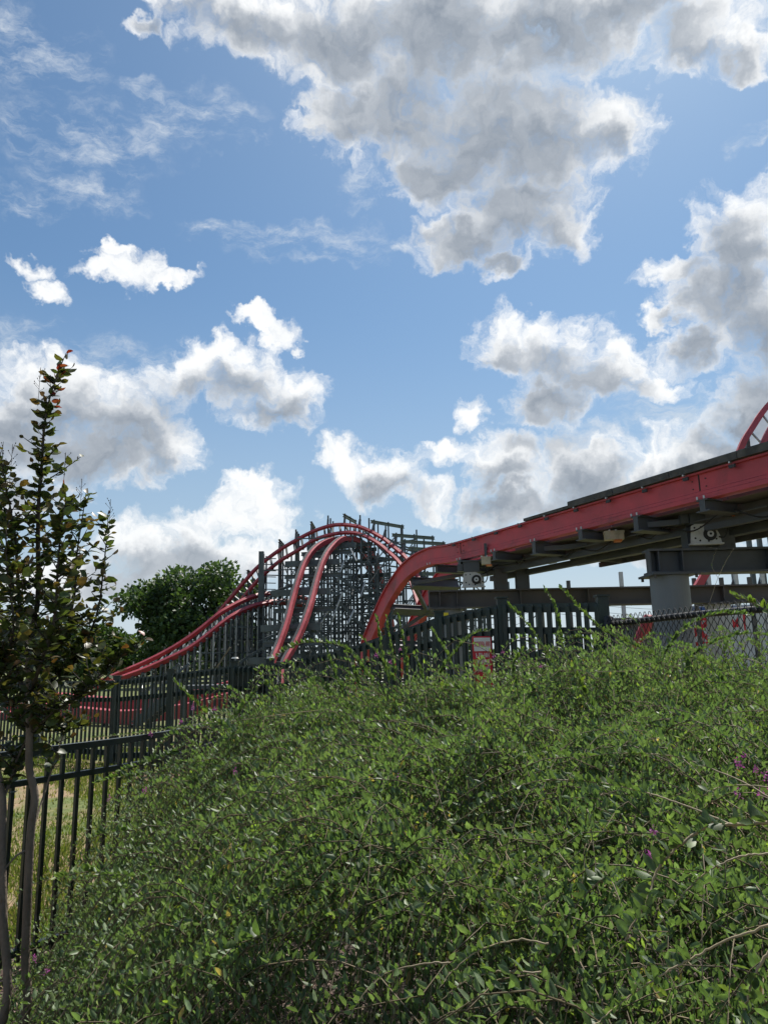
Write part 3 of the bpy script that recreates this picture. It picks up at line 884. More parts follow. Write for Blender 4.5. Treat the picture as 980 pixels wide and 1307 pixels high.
# ================================================================== FAR COASTER
FR = [(-.17, .16), (-.17, .12), (-.09, .12), (-.09, -.12), (-.15, -.12), (-.15, -.16), (.15, -.16), (.15, -.12), (.09, -.12), (.09, .12), (.17, .12), (.17, .16)]
def rail_from(pts, gdir, prof, name, mat, parent, n=5, strip=None):
    path = smooth_path(pts, n)
    Rr, Uu = frames(path, gdir if not isinstance(gdir, list) else smooth_path(gdir, n))
    o = MB().sweep(prof, path, Rr, Uu).obj(name, mat, parent)
    if strip:
        MB().sweep(strip, path, Rr, Uu).obj('running_strip', M['rail_worn'], parent)
    return path, Rr, Uu

BOXP = [(-.13, .13), (-.13, -.13), (.13, -.13), (.13, .13)]
# --- the twin-rail drop in the middle
dropL = [(345, 872, 31.0), (347, 846, 32.0), (356, 822, 33.0), (365, 797, 34.0), (372, 770, 35.2), (380, 742, 36.5), (389, 718, 37.7), (402, 700, 38.8), (420, 690, 39.8), (440, 688, 40.8), (456, 697, 41.8), (468, 716, 42.8), (478, 745, 43.8), (486, 780, 44.8), (493, 825, 46.0)]
dropR = [(358, 876, 30.8), (362, 848, 31.8), (376, 822, 32.8), (388, 795, 33.8), (397, 768, 35.0), (404, 741, 36.3), (412, 717, 37.5), (422, 700, 38.6), (437, 688, 39.6), (455, 689, 40.6), (470, 700, 41.6), (481, 722, 42.6), (490, 752, 43.6), (498, 788, 44.6), (505, 832, 45.8)]
def drop_track():
    b = at(352, 846, 32)
    root = empty('coaster_track', (b.x, b.y, 0), 'pair of red rails dropping steeply from the middle hill towards the green fence', 'coaster track')
    L = [at(*p) for p in dropL]; Rp = [at(*p) for p in dropR]
    gd = [(r - l).normalized() for l, r in zip(L, Rp)]
    st = [(-.128, .133), (-.01, .133), (-.01, .142), (-.128, .142)]
    p1, R1, U1 = rail_from(L, gd, BOXP, 'rail', M['red_far'], root, strip=st)
    p2, R2, U2 = rail_from(Rp, gd, BOXP, 'rail', M['red_far'], root, strip=st)
    for i in range(0, len(p1), 3):
        member('tie', p1[i] - U1[i] * .2, p2[i] - U2[i] * .2, .14, .12, M['slate'], root)
    return p1, p2
dp1, dp2 = drop_track()

# --- the tall arch: upper and lower rail of a steeply banked turn
archU = [(120, 872, 42), (149, 862, 42), (190, 845, 42), (226, 824, 41.8), (260, 800, 41.6), (276, 786, 41.4), (288, 771, 41.2), (300, 757, 41.1), (315, 739, 41), (330, 723, 41), (354, 704, 41), (379, 689, 41), (403, 677, 41), (428, 670, 40.9), (451, 671, 40.6), (466, 675, 40.2), (487, 686, 39.3), (501, 697, 38.5), (520, 714, 37), (536, 742, 35.4), (546, 775, 34)]
archL = [(120, 878, 41.6), (152, 869, 41.6), (192, 853, 41.6), (228, 834, 41.4), (260, 813, 41.2), (280, 797, 41), (295, 782, 40.8), (309, 765, 40.7), (321, 750, 40.6), (334, 736, 40.6), (356, 717, 40.6), (381, 702, 40.6), (404, 688, 40.6), (430, 681, 40.5), (451, 680, 40.2), (465, 684, 39.8), (480, 692, 39.0), (494, 703, 38.2), (511, 720, 36.7), (526, 748, 35.1), (536, 781, 33.7)]
def arch_track():
    b = at(150, 864, 42)
    root = empty('coaster_track', (b.x, b.y, 0), 'banked red track climbing past the trees over the top of the slate framework', 'coaster track')
    U = [at(*p) for p in archU]; L = [at(*p) for p in archL]
    gd = [(u - l).normalized() for u, l in zip(U, L)]
    pr = [(-.075, .08), (-.075, -.08), (.075, -.08), (.075, .08)]
    p1, R1, U1 = rail_from(U, gd, pr, 'rail', M['red_far'], root)
    p2, R2, U2 = rail_from(L, gd, pr, 'rail', M['red_far'], root)
    for i in range(0, len(p1), 2):
        sgn = 1 if U1[i].y > 0 else -1
        member('tie', p1[i] + U1[i] * sgn * .16, p2[i] + U2[i] * sgn * .16, .1, .1, M['slate'], root)
    return p1, p2
ap1, ap2 = arch_track()

# --- the lower hill passing behind the drop
lowU = [(132, 869, 39.5), (149, 861, 39.4), (182, 847, 39.2), (214, 831, 39), (240, 815, 38.8), (260, 800, 38.8), (281, 783, 39), (298, 773, 39.4), (319, 763, 40), (336, 759, 40.6), (353, 757, 41.2), (375, 759, 42), (400, 768, 43)]
lowL = [(135, 875, 38.7), (154, 867, 38.6), (184, 856, 38.4), (214, 843, 38.2), (242, 829, 38), (262, 815, 38), (283, 798, 38.2), (300, 786, 38.6), (318, 777, 39.2), (334, 772, 39.8), (353, 769, 40.4), (375, 770, 41.2), (400, 778, 42.2)]
def low_track():
    b = at(200, 838, 39)
    root = empty('coaster_track', (b.x, b.y, 0), 'lower red track sweeping up from the lawn and cresting behind the drop', 'coaster track')
    U = [at(*p) for p in lowU]; L = [at(*p) for p in lowL]
    gd = [(u - l).normalized() for u, l in zip(U, L)]
    p1, R1, U1 = rail_from(U, gd, [(-.10, .08), (-.10, -.10), (.10, -.10), (.10, .08)], 'rail', M['red_far'], root, strip=[(-.10, .082), (.10, .082), (.10, .10), (-.10, .10)])
    p2, R2, U2 = rail_from(L, gd, [(-.10, .08), (-.10, -.16), (.10, -.16), (.10, .08)], 'rail', M['red_far'], root, strip=[(-.10, .082), (.10, .082), (.10, .10), (-.10, .10)])
    for i in range(0, len(p1), 3):
        member('tie', p1[i] - V((0, 0, .2)), p2[i] - V((0, 0, .26)), .1, .1, M['slate'], root)
    return p1, p2
lp1, lp2 = low_track()

# --- framework of posts, ledgers and braces
def framework_arch():
    b = at(400, 845, 41)
    root = empty('coaster_framework', (b.x, b.y, 0), 'tall slate steel framework of posts and pale cap beams behind the arch track', 'coaster structure')
    st = []
    U = [at(*p) for p in archU]; L = [at(*p) for p in archL]
    pu, pl = smooth_path(U, 12), smooth_path(L, 12)
    # stations about every 0.8 m from the climb to the right descent
    acc, last = 0, None
    for i in range(60, len(pu) - 10):
        if last is None or (V((pu[i].x, pu[i].y, 0)) - V((last.x, last.y, 0))).length > .86:
            t = pu[i + 1] - pu[i - 1]; t.z = 0; t.normalize()
            n = V((-t.y, t.x, 0))
            if n.y < 0 and n.x < 0: n = -n
            st.append((i, pu[i].copy(), pl[i].copy(), t, n)); last = pu[i]
    rr = random.Random(3)
    prev = None
    for k, (i, u, l, t, n) in enumerate(st):
        px = 490 + 944 * u.x / u.y
        left = px < 345
        zc = u.z + (.55 if not left else .42)
        long_ = 1.3 if left else (1.7 + .9 * min(1, max(0, (px - 380) / 90)))
        offs = [.35, long_] if left else [.3, long_ * .55, long_]
        base = V((u.x, u.y, 0))
        posts = []
        for o in offs:
            q = base + n * o
            w = .085
            posts.append(q)
            member('post', q, q + V((0, 0, zc + .14)), w, w, M['slate'], root, 'h')
        # front post under the lower rail
        q = V((l.x, l.y, 0)) - n * .55
        member('post', q, q + V((0, 0, l.z - .2)), .07, .07, M['slate'], root, 'h')
        posts.insert(0, q)
        # cap beam with flanges, pale top
        a, c_ = base + n * (.05), base + n * (long_ + .12)
        a.z = c_.z = zc
        if k % 2 == 0 or px > 505:
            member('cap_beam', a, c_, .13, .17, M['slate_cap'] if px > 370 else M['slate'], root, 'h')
        # rear rows of the framework
        if px > 300 and k % 2 == 0:
            back = []
            for o in (long_ + 1.5, long_ + 3.0):
                q = base + n * o + t * .3
                hb = zc * (.92 if o < long_ + 2 else .74) + .3
                member('post', q, q + V((0, 0, hb)), .085, .085, M['slate'], root, 'h')
                back.append((q, hb))
            for zz in np.arange(1.3, zc * .8, 1.25):
                member('ledger', posts[-1] + V((0, 0, zz)), back[-1 if zz < zc * .65 else 0][0] + V((0, 0, zz)), .05, .07, M['slate'], root)
                if rr.random() < .8: member('brace', posts[-1] + V((0, 0, zz + 1.2)), back[0][0] + V((0, 0, zz)), .045, .045, M['slate'], root)
                if zz < zc * .6: member('brace', back[0][0] + V((0, 0, zz)), back[1][0] + V((0, 0, zz + 1.2)), .045, .045, M['slate'], root)
        # knee struts from the rails to the cap and posts
        member('knee_strut', u + n * .14, posts[-1] + V((0, 0, zc - 1.1)), .075, .075, M['slate'], root)
        member('knee_strut', l + n * .14, posts[-2] + V((0, 0, l.z - .9)), .075, .075, M['slate'], root)
        member('knee_strut', u + n * .14, posts[1] + V((0, 0, zc - .1)), .1, .1, M['slate'], root)
        # ledgers and diagonals of the bent
        z = 1.1 + .25 * (k % 2)
        while z < l.z - .5:
            a = posts[0] + V((0, 0, z)); c_ = posts[-1] + V((0, 0, z))
            member('ledger', a, c_, .055, .08, M['slate'], root)
            j = rr.randrange(len(posts) - 1)
            if rr.random() < .9:
                member('brace', posts[j] + V((0, 0, z)), posts[j + 1] + V((0, 0, z + 1.35)), .05, .05, M['slate'], root)
            z += 1.45
        # runs to the previous bent
        if prev:
            pz, pp = prev
            for idx in (0, -1):
                z = 1.6
                while z < min(pz, zc) - .3:
                    member('girt', pp[idx] + V((0, 0, z)), posts[idx] + V((0, 0, z)), .045, .06, M['slate'], root)
                    z += 1.7
                if k % 2:
                    zz = rr.uniform(1, max(1.2, min(pz, zc) - 2.2))
                    member('long_brace', pp[idx] + V((0, 0, zz)), posts[idx] + V((0, 0, zz + 1.6)), .045, .045, M['slate'], root)
        prev = (zc, posts)
    # ladder post on the left
    q = at(332, 845, 40.2); q.z = 0
    top = at(332, 704, 40.2).z
    member('post', q, V((q.x, q.y, top)), .26, .26, M['slate'], root)
    for z in np.arange(top - 2.4, top - .2, .34):
        member('rung', V((q.x, q.y + .02, z)), V((q.x + .75, q.y + .35, z)), .045, .045, M['slate'], root)
    return root
framework_arch()

def framework_hill():
    b = at(410, 845, 37)
    root = empty('coaster_framework', (b.x, b.y, 0), 'dense slate steel trestle under the middle hill with wide dark girders', 'coaster structure')
    rr = random.Random(8)
    prev = None
    n = len(dp1)
    idxs = list(range(8, n - 4, 4))
    for k, i in enumerate(idxs):
        a, c = dp1[i], dp2[i]
        g = (c - a); g.z = 0; g.normalize()
        mid = (a + c) / 2
        z = min(a.z, c.z) - .34
        if z < .6: continue
        wl, wr = (1.25, .75) if k % 2 == 0 else (.9, 1.1)
        e0, e1 = a - g * wl, c + g * wr
        if 6 < i < 44 and k % 2 == 0:
            member('wide_girder', V((e0.x, e0.y, z)), V((e1.x, e1.y, z)), .2, .30, M['slate'], root)
        else:
            member('cap_beam', V((e0.x, e0.y, z)), V((e1.x, e1.y, z)), .16, .2, M['slate'], root, 'h')
        sp = [e0.lerp(e1, f) for f in (.04, .34, .66, .96)]
        sp = [V((q.x, q.y, 0)) for q in sp]
        for q in sp:
            member('post', q, V((q.x, q.y, z - .1)), .07, .07, M['slate'], root, 'h')
        zz = .9 + .3 * (k % 3)
        while zz < z - .4:
            member('ledger', sp[0] + V((0, 0, zz)), sp[-1] + V((0, 0, zz)), .05, .07, M['slate'], root)
            for j in range(3):
                h = min(1.2, z - .1 - zz)
                if rr.random() < .9:
                    p0, p1_ = (sp[j], sp[j + 1]) if rr.random() < .5 else (sp[j + 1], sp[j])
                    member('brace', p0 + V((0, 0, zz)), p1_ + V((0, 0, zz + h)), .045, .045, M['slate'], root)
            zz += 1.2
        if prev:
            pz, pp = prev
            for j in range(4):
                for zz in np.arange(1.2 + .2 * j, min(pz, z), 1.6):
                    member('girt', pp[j] + V((0, 0, zz)), sp[j] + V((0, 0, zz + rr.choice((0, 0, .6)))), .04, .05, M['slate'], root)
        prev = (z, sp)
    # raking galvanised struts that catch the light
    for (x0, y0, x1, y1, Y) in ((421, 800, 437, 756, 36), (444, 796, 452, 778, 35), (455, 716, 447, 700, 38), (505, 790, 515, 770, 35), (400, 812, 420, 778, 35), (352, 848, 362, 826, 34), (430, 742, 439, 716, 37), (460, 762, 466, 742, 38)):
        a, c = at(x0, y0, Y), at(x1, y1, Y + .3)
        member('raking_strut', a, c, .09, .09, M['galv'], root, 'pipe')
    for (x0, y0, x1, y1, Y) in ((280, 862, 360, 812, 36), (300, 872, 395, 810, 35.5), (395, 800, 470, 862, 34), (430, 735, 520, 800, 38), (425, 760, 500, 840, 37), (330, 820, 372, 800, 37), (345, 757, 380, 745, 38.3), (335, 830, 375, 806, 36.5)):
        a, c = at(x0, y0, Y), at(x1, y1, Y + 1)
        member('raking_beam', a, c, .09, .13, M['slate'], root)
    return root
framework_hill()

def framework_left():
    # scaffold-like bents under the climbing tracks
    b = at(240, 845, 40)
    root = empty('coaster_framework', (b.x, b.y, 0), 'light slate and galvanised bents under the track climbing past the trees', 'coaster structure')
    rr = random.Random(5)
    prev = None
    for k, i in enumerate(range(8, 50, 2)):
        u, l = lp1[i], lp2[i]
        sp = [V((l.x, l.y - .3, 0)), V((u.x, u.y + .3, 0)), V((u.x + .2, u.y + 1.7, 0))]
        zs = [l.z - .2, u.z + .35 if k % 3 == 0 else u.z - .1, u.z + .2]
        for q, z in zip(sp, zs):
            member('post', q, V((q.x, q.y, max(z, .3))), .075, .075, M['slate'] if k % 2 else M['galv'], root, 'h' if k % 2 else 'pipe')
        member('cap_beam', V((sp[0].x, sp[0].y, zs[0])), V((sp[2].x, sp[2].y, zs[2])), .1, .14, M['slate'], root)
        for zz in np.arange(.8, min(zs) - .2, 1.1):
            member('ledger', sp[0] + V((0, 0, zz)), sp[2] + V((0, 0, zz)), .05, .08, M['slate'], root)
        if zs[0] > 1.2:
            member('brace', sp[0] + V((0, 0, .2)), sp[1] + V((0, 0, min(zs[0], zs[1]) - .2)), .055, .055, M['galv'] if k % 3 == 1 else M['slate'], root, 'pipe')
        if prev:
            for j in (0, 2):
                for zz in np.arange(1.0, min(prev[1][j], zs[j]) - .2, 1.3):
                    member('girt', prev[0][j] + V((0, 0, zz)), sp[j] + V((0, 0, zz)), .05, .07, M['slate'], root)
        prev = (sp, zs)
    a, c = at(277, 852, 36), at(294, 826, 36)
    member('raking_plank', a, c, .14, .06, M['plank'], root)
    return root
framework_left()

# --- red track near the ground behind the green fence
def ground_track():
    U = [at(-60, 905, 30), at(30, 903, 27), at(60, 893, 25.5), at(110, 897, 24), at(165, 901, 23), at(205, 897, 22.5), at(243, 892, 22), at(290, 880, 21.6), at(330, 868, 21.5)]
    L = [p + V((.25, -1.15, -.28)) for p in U]
    b = U[4]
    root = empty('coaster_track', (b.x, b.y, 0), 'red track lying low behind the green picket fence on the lawn', 'coaster track')
    gd = V((0, 1, .1)).normalized()
    pr = [(-.13, .15), (-.13, -.22), (.13, -.22), (.13, .15)]
    p1, a, b_ = rail_from(U, gd, pr, 'rail', M['red_far'], root)
    p2, a, b_ = rail_from(L, gd, pr, 'rail', M['red_far'], root)
    for i in range(0, len(p1), 3):
        member('tie', p1[i] - V((0, 0, .27)), p2[i] - V((0, 0, .27)), .14, .1, M['slate'], root)
        if i % 6 == 0:
            for p in (p1[i], p2[i]):
                if p.z > .45: member('stub_post', V((p.x, p.y, 0)), V((p.x, p.y, p.z - .3)), .14, .14, M['slate'], root)
ground_track()

# --- piece of another hill, high on the right
def right_hill():
    U = [at(925, 640, 26), at(944, 574, 26), at(960, 545, 26.4), at(980, 517, 27), at(1010, 492, 27.8), at(1050, 478, 28.6), at(1100, 480, 29.4)]
    L = [at(950, 640, 25.9), at(965, 590, 25.9), at(975, 562, 26.2), at(992, 534, 26.8), at(1020, 512, 27.6), at(1058, 499, 28.4), at(1108, 500, 29.2)]
    b = U[1]
    gz = float(ground_h(b.x, b.y))
    root = empty('coaster_track', (b.x, b.y, gz), 'pair of curved red rails rising above the boarded track at the right', 'coaster track')
    gd = [(l - u).normalized() for u, l in zip(U, L)]
    pr = [(-.10, .12), (-.10, -.12), (.10, -.12), (.10, .12)]
    p1, R1, U1 = rail_from(U, gd, pr, 'rail', M['red_far'], root)
    p2, R2, U2 = rail_from(L, gd, pr, 'rail', M['red_far'], root)
    for i in range(1, len(p1), 4):
        member('tie', p1[i], p2[i], .08, .08, M['galv'], root, 'pipe')
    for i in (1, 9, 17, 25):
        for p in (p1[i], p2[i]):
            member('post', V((p.x, p.y + .3, gz)), V((p.x, p.y + .3, p.z - .1)), .14, .14, M['slate'], root)
right_hill()

# --- low timber-height structure seen under the right girders
def low_structure():
    b = at(930, 760, 24)
    gz = float(ground_h(b.x, b.y))
    root = empty('trestle', (b.x, b.y, gz), 'low grey trestle with thin posts seen below the right-hand girder', 'coaster structure')
    ztop = at(930, 741, 24).z
    xs = [at(p, 760, 24).x for p in (726, 794, 887, 906, 922, 941, 958, 975, 1000)]
    for i, x in enumerate(xs):
        member('post', V((x, 24, gz)), V((x, 24, ztop + (.35 if i % 2 else .1))), .11, .11, M['galv'] if i % 2 else M['girder_brown'], root)
    member('top_beam', V((xs[2] - .3, 24, ztop - .25)), V((xs[-1], 24, ztop - .35)), .1, .14, M['girder'], root)
    for i in range(2, len(xs) - 1, 2):
        member('brace', V((xs[i], 24.1, ztop - 1.0)), V((xs[i + 1], 24.1, ztop + .1)), .06, .06, M['girder'], root)
    a, c = at(876, 772, 23.5), at(902, 728, 23.5)
    member('red_brace', a, c, .22, .22, M['red_far'], root)
low_structure()

# ================================================================== FENCES AND SMALL THINGS
def on_z(px, py, z):
    d = ray(px, py)
    k = (z - CAM_H) / d.z
    return V((d.x * k, d.y * k, z))

def walk(pts, step):
    """points at even spacing along a polyline with the local direction"""
    out = []; carry = 0.0
    for a, b in zip(pts[:-1], pts[1:]):
        L = (b - a).length; d = (b - a) / L
        s = carry
        while s < L:
            out.append((a + d * s, d)); s += step
        carry = s - L
    return out

def metal_fence():
    A, B = on_z(0, 961, 1.2), on_z(205, 935, 1.2)
    C = on_z(330, 911, 1.2)
    A.z = B.z = C.z = 0
    D = C + (C - B).normalized() * 2.0 + V((1.2, .2, 0))
    A0 = A - (B - A).normalized() * 1.6
    pts = smooth_path([A0, A, B, C, D], 6)
    root = empty('metal_fence', A, 'black metal railing with flat bars between the young tree and the lawn', 'fence')
    for z, w, h in ((1.185, .038, .038), (1.02, .034, .032), (.13, .036, .036)):
        path = [p + V((0, 0, z)) for p in pts]
        Rr, Uu = frames(path, V((0.3, 1, 0)).normalized())
        MB().sweep([(-w / 2, -h / 2), (w / 2, -h / 2), (w / 2, h / 2), (-w / 2, h / 2)], path, Rr, [V((0, 0, 1))] * len(path)).obj('rail', M['black_metal'], root)
    for k, (p, d) in enumerate(walk(pts, .106)):
        if k % 40 == 3:
            member('post', p - V((0, 0, .2)), p + V((0, 0, 1.3)), .055, .055, M['black_metal'], root, up=d)
            link('post_cap', unit_mesh('box', M['black_metal']), root, Matrix.Translation(p + V((0, 0, 1.301))) @ Matrix.Diagonal((.068, .068, .018, 1)))
        else:
            member('picket', p + V((0, 0, .08)), p + V((rnd.gauss(0, .003), rnd.gauss(0, .003), 1.18)), .022, .022, M['black_metal'], root, up=d)
    return pts
mf_pts = metal_fence()

_pj = random.Random(12)
def stake(a, b, w, d, mat, root, kind, up, amp=.006):
    """one picket, a little off plumb and height"""
    e = V((_pj.gauss(0, amp), _pj.gauss(0, amp * .5), _pj.gauss(0, amp)))
    return member('picket', a, b + e, w * _pj.uniform(.93, 1.07), d, mat, root, kind, up=up)

def picket_fence():
    # plan line from far left to the right-hand end, tops rising with the bank
    key = [(-30, 872, 15.9), (150, 868, 13.5), (300, 850, 11.5), (345, 848, 11.0), (440, 829, 10.05), (560, 788, 9.15), (640, 771, 8.6), (768, 769, 7.9)]
    K = [at(*k) for k in key]
    root = empty('picket_fence', (K[3].x, K[3].y, 0), 'dark green wooden picket fence with posts stepping up the bank towards the grey column', 'fence')
    mat = M['green_wood']
    for a, b, k in zip(K[:-1], K[1:], range(len(K) - 1)):
        L = (V((b.x, b.y, 0)) - V((a.x, a.y, 0))).length
        d = (b - a).normalized(); dh = V((d.x, d.y, 0)).normalized()
        n = V((dh.y, -dh.x, 0))
        if n.y > 0: n = -n
        h0 = a.z - float(ground_h(a.x, a.y)); h1 = b.z - float(ground_h(b.x, b.y))
        dz = lambda e: V((0, 0, e))
        member('rail', a - dz(.05), b - dz(.05), .05, .1, mat, root)
        for e, hh in ((.30 if k >= 4 else .34, .075), (min(h0, h1) - .15, .09)):
            member('rail', a - dz(e), b - dz(e), .045, hh, mat, root)
        step = .105 if k >= 2 else .115
        cnt = int(L / step)
        for i in range(cnt):
            f = (i + .5) / cnt
            p = a.lerp(b, f)
            g = float(ground_h(p.x, p.y))
            if k == 2:     # close-boarded panel
                q = p + n * .03
                stake(V((q.x, q.y, g + .03)), V((q.x, q.y, p.z - .02)), .1, .02, mat, root, 'picket', up=dh)
            elif k >= 4:   # right stretch: open band above, pickets close below
                q = p + n * .042
                stake(V((q.x, q.y, g + .03)), V((q.x, q.y, p.z - .015)), .05, .03, mat, root, 'picket', up=n)
                if True:
                    q = a.lerp(b, min(1, (i + 1) / cnt)) - n * .035
                    stake(V((q.x, q.y, g + .03)), V((q.x, q.y, q.z - .30)), .06, .018, mat, root, 'picket', up=n)
            else:
                q = p + n * .042
                stake(V((q.x, q.y, g + .05)), V((q.x, q.y, p.z - .015)), .030, .03, mat, root, 'picket', up=n)
    # posts with caps
    posts = [(at(*k), 0) for k in key]
    for f in (.5,): posts.append((K[0].lerp(K[1], f), 0)); posts.append((K[1].lerp(K[2], f), 0))
    posts.append((K[3].lerp(K[4], .5), 0)); posts.append((K[4].lerp(K[5], .5), 0))
    for p, _ in posts:
        g = float(ground_h(p.x, p.y))
        po = member('post', V((p.x, p.y, g - .2)), V((p.x, p.y, p.z + .06)), .11, .11, mat, root)
        mb = MB().box((p.x - .07, p.y - .07, p.z + .061), (p.x + .07, p.y + .07, p.z + .08))
        mb.obj('post_cap', mat, root)
    for px in (300, 345):
        p = at(px, 848, 11.5 if px == 300 else 11.0)
        MB().tube([(p.x, p.y, p.z + .086), (p.x, p.y, p.z + .11)], [.055, .04], 10).obj('cap_lamp', M['sign_white'], root)
    return K
PF = picket_fence()

def chain_link():
    A, B = at(777, 797, 7.75), at(985, 764, 5.6)
    C = B + (B - A).normalized() * 1.6
    root = empty('chain_link_fence', (A.x, A.y, float(ground_h(A.x, A.y))), 'black chain link fence with a top rail in front of the thick grey column', 'fence')
    g = min(float(ground_h(A.x, A.y)), float(ground_h(C.x, C.y))) - .05
    top = min(A.z, B.z)
    A.z, C.z = top, top
    rail_sag = smooth_path([A, A.lerp(C, .35) + V((0, 0, .012)), A.lerp(C, .7) - V((0, 0, .004)), C], 5)
    MB().tube(rail_sag, .03, 10).obj('top_rail', M['wire'], root, True)
    for f, r in ((0, .05), (.62, .036), (1.0, .036)):
        p = A.lerp(C, f)
        gg = float(ground_h(p.x, p.y)) - .2
        po = MB().tube([(p.x, p.y, gg), (p.x, p.y, top + (.07 if f == 0 else .02)), (p.x, p.y, top + (.09 if f == 0 else .03))], [r, r, r * .4], 12).obj('post', M['wire'], root, True)
    # woven diamonds: zigzag wires, twisted selvage above the rail
    d = (C - A); L = V((d.x, d.y, 0)).length; d = V((d.x, d.y, 0)).normalized()
    n = V((d.y, -d.x, 0))
    if n.y > 0: n = -n
    cell = .075
    mb = MB()
    z1 = top + .085; rows = int((z1 - g) / cell * 2 / 1.15)
    hz = cell * 1.15 / 2
    k = 0; x = 0.0
    while x < L:
        pts = []
        for r_ in range(rows + 1):
            o = x + (cell * .5 if r_ % 2 else 0)
            pts.append(A + d * o + n * (.034 + (.004 if r_ % 2 else -.004)) + V((0, 0, z1 - top - r_ * hz)))
        mb.tube(pts, .0036, 4)
        # neighbour wire mirrored so that the diamonds close
        x += cell
        pts2 = [A + d * (x - (cell * .5 if r_ % 2 else 0)) + n * (.034 - (.004 if r_ % 2 else -.004)) + V((0, 0, z1 - top - r_ * hz)) for r_ in range(rows + 1)]
        mb.tube(pts2, .0036, 4)
    o = mb.obj('wire_mesh', M['wire'], root)
    o['kind'] = 'stuff'
chain_link()

def warning_sign():
    c = at(616, 845, 8.45)
    zt, zb = at(616, 812, 8.45).z, at(616, 879, 8.45).z
    w = .225
    root = empty('warning_sign', (c.x, c.y, float(ground_h(c.x, c.y))), 'narrow red sign with a white header fixed before the green fence', 'sign')
    Mx = Matrix.Translation((c.x, c.y, 0)) @ Matrix.Rotation(R(14), 4, 'Z')
    r = .025
    prof = []
    for (sx, sz, a0) in ((1, 1, 0), (-1, 1, 90), (-1, -1, 180), (1, -1, 270)):
        for k in range(4):
            a = R(a0 + 30 * k)
            prof.append((sx * (w / 2 - r) + r * math.cos(a), (zt - r if sz > 0 else zb + r) + r * math.sin(a)))
    n = len(prof)
    vs = [Mx @ V((x, y, z)) for y in (0, .012) for x, z in prof]
    MB().add(vs, [tuple(range(n)), tuple(reversed(range(n, 2 * n)))] + [(k, n + k, n + (k + 1) % n, (k + 1) % n) for k in range(n)]).obj('panel', M['sign_red'], root)
    H = zt - zb
    hd = MB().box((-w / 2 + .014, -.004, zt - .165), (w / 2 - .014, -.0005, zt - .016), Mx).obj('header', M['sign_white'], root)
    rr = random.Random(2)
    def glyphs(z0, z1, x0, x1, mat, nn, parent, y):
        cw = (x1 - x0) / nn
        mb = MB()
        for i in range(nn):
            a = x0 + i * cw + cw * .12; b = x0 + (i + 1) * cw - cw * .12
            t = cw * .2
            kind = rr.randrange(4)
            mb.box((a, y - .003, z0), (a + t, y, z1), Mx)
            if kind != 1: mb.box((b - t, y - .003, z0), (b, y, z1), Mx)
            if kind in (0, 2): mb.box((a + t, y - .003, z1 - t), (b - t, y, z1), Mx)
            if kind in (1, 2, 3): mb.box((a + t, y - .003, (z0 + z1) / 2 - t / 2), (b - t, y, (z0 + z1) / 2 + t / 2), Mx)
            if kind == 1: mb.box((a + t, y - .003, z0), (b, y, z0 + t), Mx)
        mb.obj('lettering', mat, parent)
    glyphs(zt - .115, zt - .06, -w / 2 + .022, w / 2 - .022, M['sign_red'], 7, root, -.0045)
    for z in (zt - .235, zt - .31, zt - .385):
        glyphs(z, z + .05, -w / 2 + .03, w / 2 - .03, M['sign_white'], 5, root, -.0005)
    member('post', V((c.x, c.y + .03, float(ground_h(c.x, c.y)))), V((c.x, c.y + .03, zt - .05)), .04, .025, M['galv'], root)
warning_sign()

def stairs():
    # service stair behind the picket fence
    a, b = at(172, 925, 17.0), at(228, 879, 17.0)
    root = empty('service_stair', (a.x, a.y, 0), 'dark steel service stair with handrail behind the picket fence', 'stair')
    a.z = max(a.z, .12)
    for dy in (0, .85):
        o = V((0, dy, 0))
        member('stringer', a + o, b + o, .05, .2, M['slate'], root)
        member('handrail', a + o + V((0, 0, .55)), b + o + V((0, 0, .55)), .05, .05, M['slate'], root)
        for f in np.linspace(.05, .95, 6):
            p = a.lerp(b, f) + o
            member('baluster', p, p + V((0, 0, .55)), .03, .03, M['slate'], root)
    for f in np.linspace(.04, .98, 8):
        p = a.lerp(b, f)
        MB().box((p.x - .12, p.y + .03, p.z + .02), (p.x + .12, p.y + .82, p.z + .05)).obj('tread', M['girder'], root)
    e = b + V((1.5, 0, 0))
    MB().box((b.x, b.y - .02, b.z - .02), (e.x, b.y + .9, b.z + .06)).obj('landing', M['girder'], root)
    for x in (b.x + .1, e.x - .1):
        for y in (b.y + .05, b.y + .8):
            member('leg', V((x, y, 0)), V((x, y, b.z - .02)), .07, .07, M['slate'], root)
stairs()

